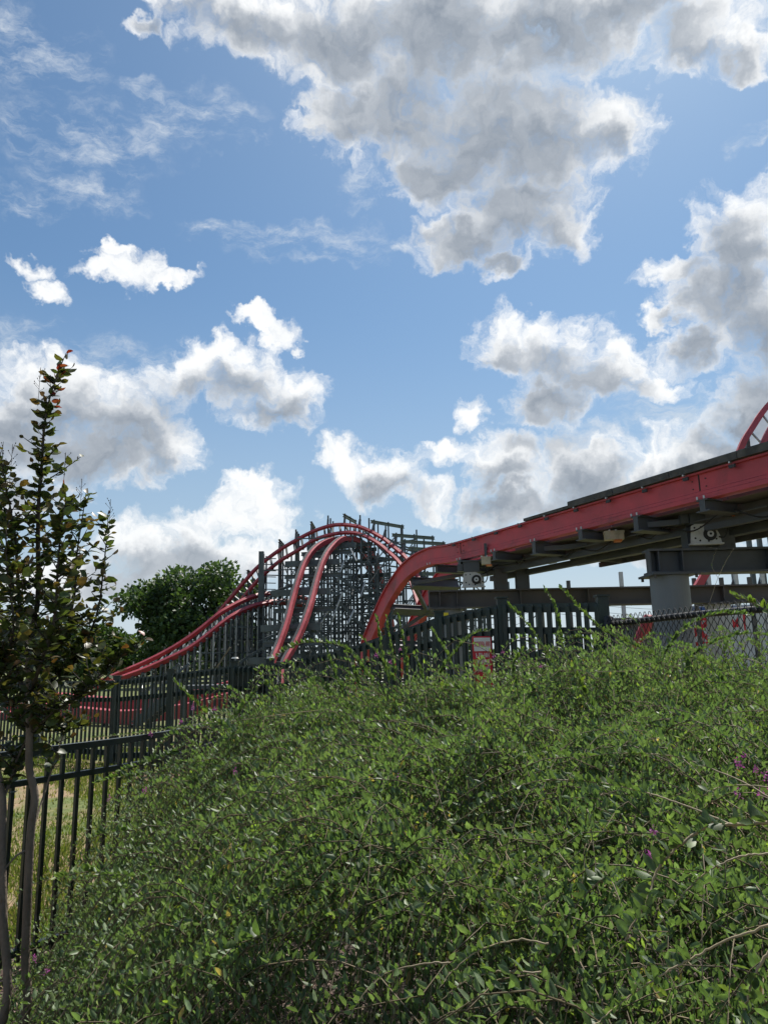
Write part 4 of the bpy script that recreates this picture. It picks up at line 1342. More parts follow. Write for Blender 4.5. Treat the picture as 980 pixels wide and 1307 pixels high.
def trailers():
    # white show trailer with red emblems behind the chain link
    Y = 26.0
    a = at(884, 850, Y); gz = float(ground_h(a.x, Y))
    x0, x1 = a.x, a.x + 7.5
    zt = at(884, 773, Y).z
    root = empty('trailer', (x0 + 3, Y, gz), 'white trailer with red star-like emblems behind the chain link fence', 'trailer')
    zb = gz + .55
    MB().box((x0, Y, zb), (x1, Y + 2.4, zt - .18)).obj('body', M['white_panel'], root)
    MB().box((x0 - .02, Y - .02, zt - .178), (x1 + .02, Y + 2.42, zt - .06)).obj('trim', M['blue'], root)
    MB().box((x0 + .02, Y + .02, zt - .058), (x1 - .02, Y + 2.38, zt)).obj('roof', M['white_panel'], root)
    for x in np.arange(x0 + .6, x1, .9):
        MB().box((x, Y - .012, zb + .02), (x + .04, Y - .001, zt - .2)).obj('panel_seam', M['white_panel'], root)
    for x in (x0 + 1.2, x0 + 2.1, x1 - 1.2):
        w = MB().tube([(x, Y - .02, gz + .36), (x, Y + .25, gz + .36)], .36, 18).obj('wheel', M['rubber'], root)
        MB().tube([(x, Y - .04, gz + .36), (x, Y - .021, gz + .36)], .19, 14).obj('rim', M['galv'], w)
    def strokes(cx, cz, segs, name):
        e = MB()
        for k, (u0, v0, u1, v1, t) in enumerate(segs):
            yy = Y - .018 - .003 * k
            e.bar(V((cx + u0, yy, cz + v0)), V((cx + u1, yy, cz + v1)), .004, t, up=(0, 1, 0)) if False else e.bar(V((cx + u0, yy, cz + v0)), V((cx + u1, yy, cz + v1)), t, .003, up=(0, 1, 0))
        e.obj(name, M['sign_red'], root)
    c = at(893, 806, Y)
    strokes(c.x, c.z, [(0, -.5, 0, .5, .16), (-.34, .3, .3, -.3, .15), (-.34, -.22, .32, .34, .15), (-.36, -.42, .3, -.42, .13), (-.3, .05, -.05, .05, .14), (.05, .45, .3, .42, .12)], 'emblem')
    c = at(936, 796, Y)
    strokes(c.x, c.z, [(-.3, .4, .05, -.1, .16), (.05, -.1, .3, .35, .16), (-.35, -.3, -.28, .35, .15), (.3, -.3, .34, .3, .15), (-.34, .55, -.1, .52, .1)], 'emblem')
    # brown storage box and folded red awning left of the column
    Y = 22.0
    a, b = at(786, 815, Y), at(838, 788, Y)
    g = float(ground_h(a.x, Y))
    r2 = empty('storage_shed', ((a.x + b.x) / 2, Y, g), 'low brown shed beyond the fence left of the thick grey column', 'shed')
    MB().box((a.x, Y, g), (b.x, Y + 2, b.z - .12)).obj('wall', M['girder_brown'], r2)
    MB().box((a.x - .1, Y - .1, b.z - .118), (b.x + .1, Y + 2.1, b.z)).obj('roof', M['girder'], r2)
    MB().box((a.x + .15, Y - .015, g), (a.x + .55, Y - .002, b.z - .3)).obj('door', M['slate'], r2)
    Y = 18.5
    p0, p1, p2, p3 = at(812, 812, Y), at(822, 806, Y), at(836, 786, Y), at(828, 788, Y)
    g = float(ground_h(p0.x, Y))
    r3 = empty('umbrella', (p0.x + .15, Y + .1, g), 'folded red umbrella leaning by the grey column beyond the fence', 'umbrella')
    MB().tube([at(806, 828, Y), p1 + V((0, .05, 0)), p3, p2], [.05, .16, .13, .02], 9).obj('canopy', M['red_far'], r3)
    q = at(806, 828, Y)
    MB().tube([V((q.x - .25, Y, g)), q], .02, 6).obj('pole', M['galv'], r3)
trailers()

def power_line():
    for (px, py, Y, h) in ((692, 770, 120, None), (737, 776, 150, None)):
        p = at(px, 770, Y); g = float(ground_h(p.x, Y))
        z = at(px, 756 if px == 692 else 768, Y).z
        root = empty('utility_pole', (p.x, Y, g), 'thin utility pole far away below the long girder' if px == 692 else 'second utility pole still farther below the long girder', 'pole', 'far utility poles')
        MB().tube([(p.x, Y, g), (p.x, Y, z)], [.2, .14], 8).obj('mast', M['wood_pole'], root)
        MB().box((p.x - 1.1, Y - .08, z - .9), (p.x + 1.1, Y + .08, z - .7)).obj('crossarm', M['wood_pole'], root)
    a = at(560, 790, 110); b = at(692, 763, 120); c = at(1000, 772, 130)
    for k in range(3):
        o = V((0, 0, -1.1 * k))
        pts = []
        for u, v in ((a, b), (b, c)):
            for i in range(10):
                f = i / 10
                pts.append(u.lerp(v, f) + o + V((0, 0, -1.4 * 4 * f * (1 - f))))
        pts.append(c + o)
        t = MB().tube(pts, .035, 4).obj('power_cable', M['wire'])
        tag(t, ['topmost thin cable slung between the far utility poles', 'middle thin cable slung between the far utility poles', 'lowest thin cable slung between the far utility poles'][k], 'cable', 'cables on the far poles')
power_line()

# ================================================================== YOUNG TREE (left)
def crepe_myrtle():
    Y0 = 3.25
    A = lambda px, py, dy=0.0: at(px, py, Y0 + dy)
    g0 = A(29, 1307); g0.z = -.05; g0.x = -1.62
    g1 = A(4, 1307, -.08); g1.z = -.05; g1.x = -1.70
    root = empty('crepe_myrtle', (-1.62, Y0, 0), 'young upright tree with two pale trunks and dark leaves with reddish tips', 'tree')
    tr1 = [g0, A(31, 1304), A(33, 1219), A(39, 1071), A(45, 1017), A(38, 982), A(38, 930), A(38, 877), A(37, 831)]
    tr2 = [g1, A(5, 1300, -.08), A(5, 1180, -.06), A(3, 1080, -.04), A(4, 1020), A(-8, 960), A(-14, 900)]
    tk = [MB().tube(smooth_path(tr1, 4), list(np.linspace(.019, .013, 33)), 12).obj('trunk', M['bark'], root, True),
          MB().tube(smooth_path(tr2, 4), list(np.linspace(.018, .012, 25)), 12).obj('trunk', M['bark'], root, True)]
    limbs = [
        ([A(37, 831), A(49, 762, .02), A(49, 689, .03), A(50, 640, .02), A(54, 590, .0), A(57, 545, -.02), A(64, 508, -.02), A(75, 476, -.02)], .013),
        ([A(37, 840), A(26, 777, -.05), A(21, 701, -.08), A(14, 650, -.1), A(4, 600, -.1)], .011),
        ([A(40, 872), A(62, 838, .08), A(81, 811, .1), A(95, 762, .12), A(99, 704, .12), A(108, 645, .12)], .011),
        ([A(43, 934), A(70, 908, -.1), A(98, 890, -.14), A(137, 853, -.16), A(172, 826, -.16)], .007),
        ([A(40, 905), A(75, 870, .2), A(105, 830, .25), A(125, 780, .25), A(132, 730, .25), A(138, 672, .25)], .009),
        ([A(38, 900), A(20, 850, .15), A(5, 790, .2), A(-20, 720, .2), A(-30, 640, .2)], .010),
        ([A(38, 890), A(55, 840, -.2), A(70, 790, -.25), A(74, 730, -.25), A(78, 680, -.22), A(84, 640, -.2)], .009),
        ([A(-14, 900), A(-10, 820), A(-20, 740), A(-16, 660), A(-8, 600)], .011),
        ([A(-14, 900), A(5, 850, -.15), A(18, 800, -.2), A(10, 730, -.2), A(8, 672, -.2)], .008),
        ([A(4, 1020), A(15, 995, .05), A(22, 970, .08), A(40, 930, .15), A(60, 880, .2), A(82, 850, .2)], .007),
        ([A(38, 930), A(15, 900, -.15), A(0, 870, -.2), A(-20, 840, -.2)], .006),
        ([A(40, 915), A(60, 925, .05), A(85, 932, .1), A(105, 925, .12)], .005),
        ([A(36, 1085), A(22, 1092, -.03), A(6, 1110, -.05), A(-8, 1130, -.06)], .005),
        ([A(42, 1060), A(58, 1010, .1), A(72, 965, .15), A(88, 920, .2)], .005),
    ]
    rr = np.random.default_rng(21); rp = random.Random(21)
    P, AX, SD, LN, CL = [], [], [], [], []
    tw = MB()
    def add_leaf(p, ax, ln, red):
        P.append(p); AX.append(ax); SD.append(rr.normal(size=3) * np.array([1, 1, .35])); LN.append(ln)
        g = np.array([0.052, 0.082, 0.029]) * rp.uniform(.65, 1.35)
        o = np.array([0.12, 0.075, 0.022]) * rp.uniform(.7, 1.3)
        rd = np.array([0.20, 0.03, 0.03]) * rp.uniform(.7, 1.3)
        f = rp.random() ** 2.2
        c = g * (1 - f * .3) + o * f * .3
        if red > 0: red = min(1, red); c = c * (1 - red) + rd * red
        CL.append(c)
    def twig(p0, d, L, red=0.0, lf=.05):
        d = d.normalized(); pts = [p0]
        n = max(2, int(L / .045))
        for i in range(n):
            d = (d + V((rp.gauss(0, .12), rp.gauss(0, .12), .10))).normalized()
            pts.append(pts[-1] + d * (L / n))
        tw.tube(pts, list(np.linspace(.0032, .0014, len(pts))), 4, False)
        s = 0.02
        path = pts
        m = int(L / .020)
        for j in range(m + 1):
            f = j / max(1, m)
            k = min(len(path) - 2, int(f * (len(path) - 1))); q = path[k].lerp(path[k + 1], f * (len(path) - 1) - k)
            a = rp.uniform(0, 6.28)
            side = V((math.cos(a), math.sin(a), rp.uniform(-.35, .45)))
            tip = max(0.0, (f - .72) / .28)
            add_leaf(np.array(q), np.array(side + d * (.35 + .5 * tip)), lf * rp.uniform(.7, 1.2) * (1 - .25 * tip), red * tip * rp.uniform(.3, 1.0))
        return path[-1], d
    for li, (pts, r0) in enumerate(limbs):
        path = smooth_path(pts, 7)
        MB().tube(path, list(np.linspace(r0, .0022, len(path))), 7, True).obj('limb', M['bark'] if li in (9, 12, 13) else M['dark_bark'], root, True)
        n = len(path)
        for i in range(4 if li != 0 else 3, n):
            f = i / n
            if li in (12, 13) and f < .5: continue
            zc = path[i].z
            if zc < 1.12: continue
            # leader tops carry leaves directly
            reps = rp.choice((1, 1, 2, 3))
            if li in (9, 11, 13): reps = 1
            for _ in range(reps):
                a = rp.uniform(0, 6.28)
                out = V((math.cos(a), math.sin(a), rp.uniform(.1, .9)))
                Lt = rp.uniform(.05, .20) * (1.0 - .55 * f) * (1.7 if rp.random() < .15 else 1.0)
                if li == 0 and f > .62: Lt = rp.uniform(.025, .06)
                twig(path[i] + V((rp.uniform(-.01, .01), 0, rp.uniform(-.02, .02))), out, Lt, .35, rp.uniform(.042, .058))
        d = (path[-1] - path[-2])
        twig(path[-1], d, .10 if li == 0 else .06, 2.2 if li == 0 else 1.0 if li == 3 else .5, .058 if li == 0 else .05)
    # young red leaves at the very tip of the leader
    for (px, py, dx, dz) in ((75, 477, .3, 1), (72, 482, -.5, .9), (78, 480, .9, .5), (68, 490, -.9, .35), (72, 503, -.8, .2), (66, 512, .8, .15), (73, 498, 1, .3), (64, 516, -.9, .1), (69, 520, .7, .2), (76, 474, 0, 1)):
        add_leaf(np.array(A(px, py, -.02)), np.array([dx, rp.uniform(-.6, .3), dz]), rp.uniform(.034, .056), 1.0)
        CL[-1] = np.array([0.26, 0.035, 0.04]) * rp.uniform(.6, 1.2)
    # seed-head sprays at some tips
    for (px, py, dy) in ((50, 500, 0), (103, 645, .12), (82, 610, 0), (140, 668, .25), (14, 600, -.1), (2, 596, 0)):
        b = A(px, py, dy)
        for k in range(9):
            z = .012 * k
            a = rp.uniform(0, 6.28)
            q = b + V((0, 0, z)); e = q + V((math.cos(a) * .022, math.sin(a) * .022, .022))
            tw.tube([q, e], .0009, 3, False)
            tw.tube([e, e + V((0, 0, .004))], .0022, 4)
        tw.tube([b - V((0, 0, .07)), b + V((0, 0, .12))], .0012, 3, False)
    t = tw.obj('twigs', M['dark_bark'], root); t['kind'] = 'stuff'
    P, AX, SD, LN, CL = map(np.array, (P, AX, SD, LN, CL))
    N = len(P)
    # the 300 leaves that show largest are objects of their own
    dist = np.linalg.norm(P - np.array([0, 0, CAM_H]), axis=1)
    px = 490 + 944 * P[:, 0] / P[:, 1]
    # (the tip leaves count among them)
    score = LN / dist * np.where((px > 4) & (P[:, 2] > 1.2), 1, 0) * (1 + .8 * (P[:, 2] > 2.35))
    order = np.argsort(-score)
    top, rest = order[:300], order[300:]
    wd = LN * rr.uniform(.55, .72, N)
    cu = rr.uniform(-.05, .45, N)
    leaf_obj('crown', root, M['mleaf'], P[rest], AX[rest], SD[rest], LN[rest], wd[rest], CL[rest], 'broad', curl=cu[rest], fold=.12)['kind'] = 'stuff'
    single_leaves(root, M['mleaf'], P[top], AX[top], SD[top], LN[top], CL[top], 'broad', .63)
    print('crepe leaves', N)

def single_leaves(root, mat, P, AX, SD, LN, CL, shape, wr, nb=24):
    """leaf objects sharing a few leaf meshes, binned by colour and curl"""
    N = len(P)
    order = np.argsort(CL[:, 0] - CL[:, 1] * .5)
    me = []
    for b in range(nb):
        idx = order[b * N // nb:(b + 1) * N // nb]
        c = CL[idx].mean(0, keepdims=True)
        v, l, s, cc = leaf_arrays(np.zeros((1, 3)), np.array([[0., 0, 1]]), np.array([[1., 0, 0]]), np.ones(1), np.array([wr]), c, shape, curl=.05 + .35 * ((b * 7) % 10) / 10, fold=.12)
        m = big_mesh('leaf_blade', v, l, s, mat, cc)
        for i in idx:
            z = V(AX[i]).normalized(); x = V(SD[i]); x = (x - z * x.dot(z)).normalized(); y = z.cross(x)
            Mx = Matrix((x, y, z)).transposed().to_4x4(); Mx.translation = V(P[i])
            link('leaf', m, root, Mx @ Matrix.Diagonal((LN[i], LN[i], LN[i], 1)))
crepe_myrtle()

# ================================================================== FOREGROUND SHRUB
_hy = [0.3, 0.55, 0.8, 1.0, 1.5, 2.0, 3.0, 4.0, 4.5, 5.1, 5.6, 6.0]
_hz = [0.0, 0.50, 0.79, 0.90, 1.03, 1.12, 1.24, 1.32, 1.33, 1.2, 0.85, 0.0]
_cr = random.Random(31)
CLUMPS = [(_cr.uniform(-1.4, 3.4), _cr.uniform(.9, 5.0), _cr.uniform(.09, .25), _cr.uniform(.14, .30)) for _ in range(80)]
PITS = [(_cr.uniform(-1.1, 2.6), _cr.uniform(1.1, 4.2), _cr.uniform(.10, .26), _cr.uniform(.08, .17)) for _ in range(26)]
PITS += [(-.10, 1.62, .34, .17), (.10, 1.50, .30, .14), (-.28, 1.75, .28, .16), (.42, 1.95, .26, .15), (.75, 1.55, .24, .12), (-.45, 1.5, .24, .14), (.25, 2.3, .22, .16)]
def mound(x, y):
    h = np.interp(y, _hy, _hz) + .13 * ss(-.1, 1.6, x) * ss(2.4, 4.0, y) * (1 - ss(5.4, 6.2, y)) 
    xe = -0.52 - 0.30 * y
    t = np.clip((x - xe) / (1.0 + .11 * y), 0, 1)
    f = np.sin(t * np.pi / 2) ** .8
    tr_ = np.clip((5.6 - x) / 1.0, 0, 1)
    lump = .07 * np.sin(x * 2.3 + 1.1 * np.sin(y * 1.7)) * np.sin(y * 1.9 + .6) + .045 * np.sin(x * 5.1 + y * 3.3) + .025 * np.sin(y * 6.2 - x * 3.7 + 1)
    for cx_, cy_, ch_, cr_ in CLUMPS:
        lump = np.maximum(lump, lump * .4 + ch_ * np.exp(-((x - cx_) ** 2 + (y - cy_) ** 2) / cr_ ** 2))
    for cx_, cy_, ch_, cr_ in PITS:
        lump = lump - ch_ * np.exp(-((x - cx_) ** 2 * .55 + (y - cy_) ** 2 * 1.4) / cr_ ** 2)
    return np.maximum(0, (h + lump * (h > .3)) * f * np.sqrt(tr_))

def shrub():
    root = empty('arching_shrub', (0.8, 3.0, 0), 'sprawling green shrub mound with arching shoots and small oval leaves filling the foreground', 'shrub')
    r = np.random.default_rng(77)
    NS, K = 15500, 26
    # shoot starts over the mound, inside a generous wedge around the view
    xs, ys = [], []
    while len(xs) < NS:
        y = r.uniform(.5, 5.7, NS); x = r.uniform(-2.6, 4.2, NS)
        ok = (mound(x, y) > .12) & (np.abs(x) < .62 * y + .9) & (r.random(NS) < np.where(y > 4.7, .4, np.where(y < 2.4, 1.0, .8)))
        xs += list(x[ok]); ys += list(y[ok])
    x = np.array(xs[:NS]); y = np.array(ys[:NS])
    # shoots mostly trail outward and down-left, some wander
    base = np.arctan2(y - 4.6, x - 2.2)
    an = base + r.normal(0, .85, NS)
    L = r.uniform(.18, .55, NS) * (1 + .5 * (r.random(NS) < .12))
    o0 = -r.random(NS) ** 1.1 * .25 + .0
    deep = (r.random(NS) < .20) & (y < 4.7)
    o0 = np.where(deep, -r.uniform(.25, .95, NS), o0)
    o1 = np.minimum(o0 + r.uniform(.0, .14, NS), r.uniform(.0, .07, NS))
    whip = (r.random(NS) < .045) & ~deep
    o1 = np.where(whip, r.uniform(.05, .17, NS), o1); L = np.where(whip, r.uniform(.3, .6, NS), L)
    bend = r.normal(0, .5, NS)
    s = np.linspace(0, 1, K)
    a = an[:, None] + bend[:, None] * (s - .5)
    step = (L / (K - 1))[:, None]
    PX = x[:, None] + np.cumsum(np.cos(a) * step, 1); PY = y[:, None] + np.cumsum(np.sin(a) * step, 1)
    PZ = mound(PX, PY) + o0[:, None] + (o1 - o0)[:, None] * s + .03 * np.sin(s * 3.14) - .02
    PZ = np.maximum(PZ, .03)
    pts = np.stack([PX, PY, PZ], -1)
    jitter = r.normal(0, .003, pts.shape); pts = pts + jitter
    T = nrm(np.gradient(pts, axis=1))
    # leaves
    P = pts.reshape(-1, 3); N = len(P)
    Tf = T.reshape(-1, 3)
    ph = np.tile(np.arange(K) % 2 * np.pi, NS) + r.normal(0, .7, N)
    lat = np.cross(Tf, np.array([0, 0, 1.0])); lat = nrm(lat)
    AX = .30 * Tf + lat * np.cos(ph)[:, None] * r.uniform(.15, .65, (N, 1)) + np.array([0, 0, 1.0]) * r.uniform(.45, 1.3, (N, 1)) + r.normal(0, .2, (N, 3))
    SD = np.cross(AX, r.normal(size=(N, 3)) + np.array([0, -.6, .5]))
    tip = np.tile(s, NS)
    LN = r.uniform(.018, .034, N) * (1 - .3 * tip) * np.repeat(r.uniform(.8, 1.25, NS), K)
    shootc = np.repeat(r.random(NS), K)
    g = np.array([[0.062, 0.098, 0.038]]); gl = np.array([[0.125, 0.155, 0.110]]); ye = np.array([[0.19, 0.24, 0.040]])
    f1 = r.random((N, 1)); f2 = np.clip((tip[:, None] - .75) * 3, 0, 1) * (shootc[:, None] > .78)
    C = g * (1 - f1 * .55) + gl * f1 * .55
    C = C * (1 - f2) + ye * f2
    dead = r.random(N) < .012
    C[dead] = np.array([0.22, 0.16, 0.07])
    C *= 1.75 * r.uniform(.7, 1.3, (N, 1)) * (.82 + .36 * shootc[:, None])
    keep = r.random(N) < .93
    P, AX, SD, LN, C = P[keep], AX[keep], SD[keep], LN[keep], C[keep]
    wd = LN * r.uniform(.34, .46, len(LN))
    leaf_obj('foliage', root, M['leaf'], P, AX, SD, LN, wd, C, 'fine', curl=.12, fold=.14)['kind'] = 'stuff'
    # ---- arching sprays that stand clear of the mass, larger and paler leaves
    NA, KA = 1000, 44
    ya = 0.9 + 4.2 * r.random(NA) ** .8; xa = r.uniform(-1, 1, NA) * (.56 * ya + .3) + .15
    okm = mound(xa, ya) > .45
    xa, ya = xa[okm], ya[okm]; NA = len(xa)
    aa = np.arctan2(ya - 4.9, xa - 2.6) + r.normal(0, .75, NA)
    La = r.uniform(.35, .95, NA); ha = r.uniform(.05, .22, NA) * np.where(ya > 3.3, 1.15, .8)
    sa_ = np.linspace(0, 1, KA)
    an_ = aa[:, None] + r.normal(0, .5, (NA, 1)) * (sa_ - .5)
    qx = xa[:, None] + np.cumsum(np.cos(an_) * (La / KA)[:, None], 1); qy = ya[:, None] + np.cumsum(np.sin(an_) * (La / KA)[:, None], 1)
    qz = mound(xa, ya)[:, None] * (1 - sa_) + np.maximum(mound(qx, qy), .1) * sa_ - .06 + ha[:, None] * np.sin(np.clip(sa_ * 1.25, 0, 1.25) * np.pi * .8) * 1.3
    sp = np.stack([qx, qy, np.maximum(qz, .05)], -1)
    Ts = nrm(np.gradient(sp, axis=1)).reshape(-1, 3); Pf = sp.reshape(-1, 3); n_ = len(Pf)
    lt = nrm(np.cross(Ts, np.array([0, 0, 1.0])))
    sg = np.where(np.arange(n_) % 2 == 0, 1, -1)[:, None]
    AXs = .45 * Ts + lt * sg * r.uniform(.2, .8, (n_, 1)) + np.array([0, 0, 1.0]) * r.uniform(.35, 1.1, (n_, 1)) + r.normal(0, .15, (n_, 3))
    SDs = np.cross(AXs, r.normal(size=(n_, 3)) + np.array([0, -.6, .5]))
    tp = np.tile(sa_, NA); shade = np.repeat(r.random(NA), KA)
    LNs = r.uniform(.024, .038, n_) * (1 - .4 * tp)
    Cs = (np.array([[0.10, 0.15, 0.065]]) * (1 - shade[:, None] * .5) + np.array([[0.17, 0.21, 0.12]]) * shade[:, None] * .5) * r.uniform(.75, 1.3, (n_, 1))
    fy = (np.clip((tp - .6) * 2.5, 0, 1) * (shade > .45))[:, None]
    Cs = Cs * (1 - fy) + np.array([[0.26, 0.31, 0.06]]) * fy
    kp = r.random(n_) < .92
    leaf_obj('spray_leaves', root, M['leaf'], Pf[kp], AXs[kp], SDs[kp], LNs[kp], LNs[kp] * .42, Cs[kp], 'fine', curl=.15, fold=.16)['kind'] = 'stuff'
    s5 = sp[:, ::5, :]; t5 = nrm(np.gradient(s5, axis=1)); e1 = nrm(np.cross(t5, np.array([.2, .1, 1.0]))); e2 = np.cross(t5, e1)
    r5 = np.linspace(.0022, .0008, s5.shape[1])[None, :, None]
    rg = np.stack([s5 + r5 * (e1 * math.cos(q_) + e2 * math.sin(q_)) for q_ in (0, 2.094, 4.189)], 2)
    j0 = (np.arange(NA)[:, None, None] * s5.shape[1] + np.arange(s5.shape[1] - 1)[None, :, None]) * 3
    k0 = np.arange(3)[None, None, :]; k1 = (k0 + 1) % 3
    qq = np.stack([j0 + k0, j0 + k1, j0 + 3 + k1, j0 + 3 + k0], -1)
    link('spray_stems', big_mesh('spray_stems', rg.reshape(-1, 3), qq.reshape(-1), np.full(qq.size // 4, 4), M['twig']), root)['kind'] = 'stuff'
    # twigs: three-sided stems through every second node
    sub = pts[:, ::6, :]; n2 = sub.shape[1]
    t2 = nrm(np.gradient(sub, axis=1)); b1 = nrm(np.cross(t2, np.array([.2, .1, 1.0]))); b2 = np.cross(t2, b1)
    rad = np.linspace(.0017, .0008, n2)[None, :, None] * r.uniform(.7, 1.4, (NS, 1, 1))
    ring = np.stack([sub + rad * (b1 * math.cos(q) + b2 * math.sin(q)) for q in (0, 2.094, 4.189)], 2)
    v = ring.reshape(-1, 3)
    i0 = (np.arange(NS)[:, None, None] * n2 + np.arange(n2 - 1)[None, :, None]) * 3
    kk = np.arange(3)[None, None, :]; k2 = (kk + 1) % 3
    q = np.stack([i0 + kk, i0 + k2, i0 + 3 + k2, i0 + 3 + kk], -1)
    link('twigs', big_mesh('twigs', v, q.reshape(-1), np.full(q.size // 4, 4), M['twig']), root)['kind'] = 'stuff'

    # ---- shoots and canes one can follow singly
    rp = random.Random(9)
    single = []
    def spray(name, pix, r0, r1, lf, gap, mat, bright=0.0, skip=0.0, up=.9):
        path = [q + V((rp.gauss(0, 1), rp.gauss(0, 1), rp.gauss(0, 1))) * .0006 for q in smooth_path([at(*p) for p in pix], 8)]
        o = MB().tube(path, list(np.linspace(r0, r1, len(path))), 6).obj(name, mat, root, True)
        S = [0]
        for i in range(1, len(path)): S.append(S[-1] + (path[i] - path[i - 1]).length)
        P_, A_, D_, L_, C_ = [], [], [], [], []
        d = S[-1] * skip; k = 0
        while d < S[-1]:
            i = min(len(path) - 2, max(0, int(np.searchsorted(S, d)) - 1))
            q = path[i].lerp(path[i + 1], (d - S[i]) / max(1e-6, S[i + 1] - S[i])); t = (path[i + 1] - path[i]).normalized()
            for e in range(2 if gap < .012 else 1):
                lat_ = t.cross(V((0, 0, 1)) if abs(t.z) < .9 else V((1, 0, 0))).normalized()
                if rp.random() < .5: lat_ = -lat_
                ax = t * .42 + lat_ * rp.uniform(.3, .95) + V((0, 0, 1)) * rp.uniform(.1, up) + V((rp.gauss(0, .2), rp.gauss(0, .2), rp.gauss(0, .15)))
                f = d / S[-1]
                P_.append(np.array(q)); A_.append(np.array(ax)); D_.append(np.array(ax.cross(V((rp.gauss(0, 1), rp.gauss(0, 1) - .6, rp.gauss(0, 1) + .5)))))
                L_.append(lf * rp.uniform(.65, 1.25) * (1 - .35 * f))
                b = bright * rp.random() * (.3 + f)
                c = np.array([0.09, 0.135, 0.06]) * rp.uniform(.75, 1.3)
                C_.append(c * (1 - b) + np.array([0.17, 0.22, 0.035]) * b)
            d += gap * rp.uniform(.6, 1.4)
        P_, A_, D_, L_, C_ = map(np.array, (P_, A_, D_, L_, C_))
        return o, P_, A_, D_, L_, C_
    shoots = [   # (pixels with depth), brightness of the new growth
        ([(497, 872, 3.9), (488, 835, 3.9), (481, 787, 3.9)], .5), ([(505, 860, 4.0), (498, 820, 4.0), (493, 786, 4.0)], .4), ([(520, 860, 4.0), (516, 825, 4.0), (507, 781, 4.0)], .3),
        ([(475, 868, 3.7), (441, 828, 3.7), (401, 820, 3.7), (374, 825, 3.7), (343, 845, 3.7)], .4), ([(425, 892, 3.6), (410, 871, 3.6), (383, 856, 3.6)], .4), ([(440, 890, 3.7), (429, 862, 3.7), (416, 826, 3.7)], .3),
        ([(505, 870, 3.8), (484, 837, 3.8), (458, 811, 3.8)], .7), ([(580, 855, 4.1), (566, 827, 4.1), (551, 803, 4.1)], .4), ([(560, 860, 4.0), (587, 825, 4.0), (606, 808, 4.0), (624, 806, 4.0)], .5),
        ([(735, 870, 3.9), (721, 834, 3.9), (708, 775, 3.9), (694, 751, 3.9)], .4), ([(850, 862, 3.7), (834, 837, 3.7), (772, 806, 3.7), (741, 778, 3.7), (715, 749, 3.7)], .5), ([(715, 865, 3.9), (682, 809, 3.9), (666, 789, 3.9), (647, 770, 3.9)], .4),
        ([(836, 850, 3.6), (865, 809, 3.6), (897, 789, 3.6), (928, 782, 3.6), (960, 786, 3.6)], .2), ([(870, 860, 3.6), (884, 836, 3.6), (918, 816, 3.6), (952, 809, 3.6), (985, 812, 3.6)], .2), ([(800, 872, 3.6), (775, 838, 3.6), (745, 815, 3.6), (712, 818, 3.6)], .4),
        ([(300, 935, 3.3), (269, 914, 3.3), (243, 889, 3.3), (222, 869, 3.3)], .7), ([(362, 900, 3.5), (346, 880, 3.5), (333, 862, 3.5)], .4), ([(460, 880, 3.8), (450, 850, 3.8), (440, 832, 3.8)], .3), ([(545, 880, 3.9), (535, 850, 3.9), (528, 835, 3.9)], .4),
        ([(660, 880, 3.7), (655, 850, 3.7), (668, 826, 3.7)], .5), ([(765, 925, 2.6), (745, 880, 2.6), (728, 850, 2.6)], 1.0), ([(1000, 790, 2.4), (965, 772, 2.4), (930, 757, 2.4)], 1.0), ([(620, 905, 3.2), (590, 880, 3.2), (548, 874, 3.2)], .8),
        ([(180, 990, 3.0), (150, 992, 3.0), (120, 1000, 3.0)], .4), ([(230, 960, 3.2), (190, 972, 3.2), (150, 985, 3.2)], .4), ([(150, 1120, 2.6), (120, 1112, 2.6), (70, 1120, 2.6)], .7), ([(170, 1060, 2.7), (140, 1062, 2.7), (112, 1072, 2.7)], .4),
        ([(300, 915, 3.5), (318, 892, 3.5), (330, 878, 3.5)], .3), ([(400, 905, 3.6), (380, 885, 3.6), (358, 878, 3.6)], .3), ([(930, 880, 3.2), (905, 850, 3.2), (880, 838, 3.2)], .5),
    ]
    for i, (pix, br) in enumerate(shoots):
        o, *arr = spray('shoot', pix, .0018, .0009, .038, .0105, M['twig'], br)
        wd_ = arr[3] * .46
        lo = leaf_obj('shoot_leaves', o, M['leaf'], arr[0], arr[1], arr[2], arr[3], wd_, arr[4], 'fine', curl=.12, fold=.15)
        lo['kind'] = 'stuff'
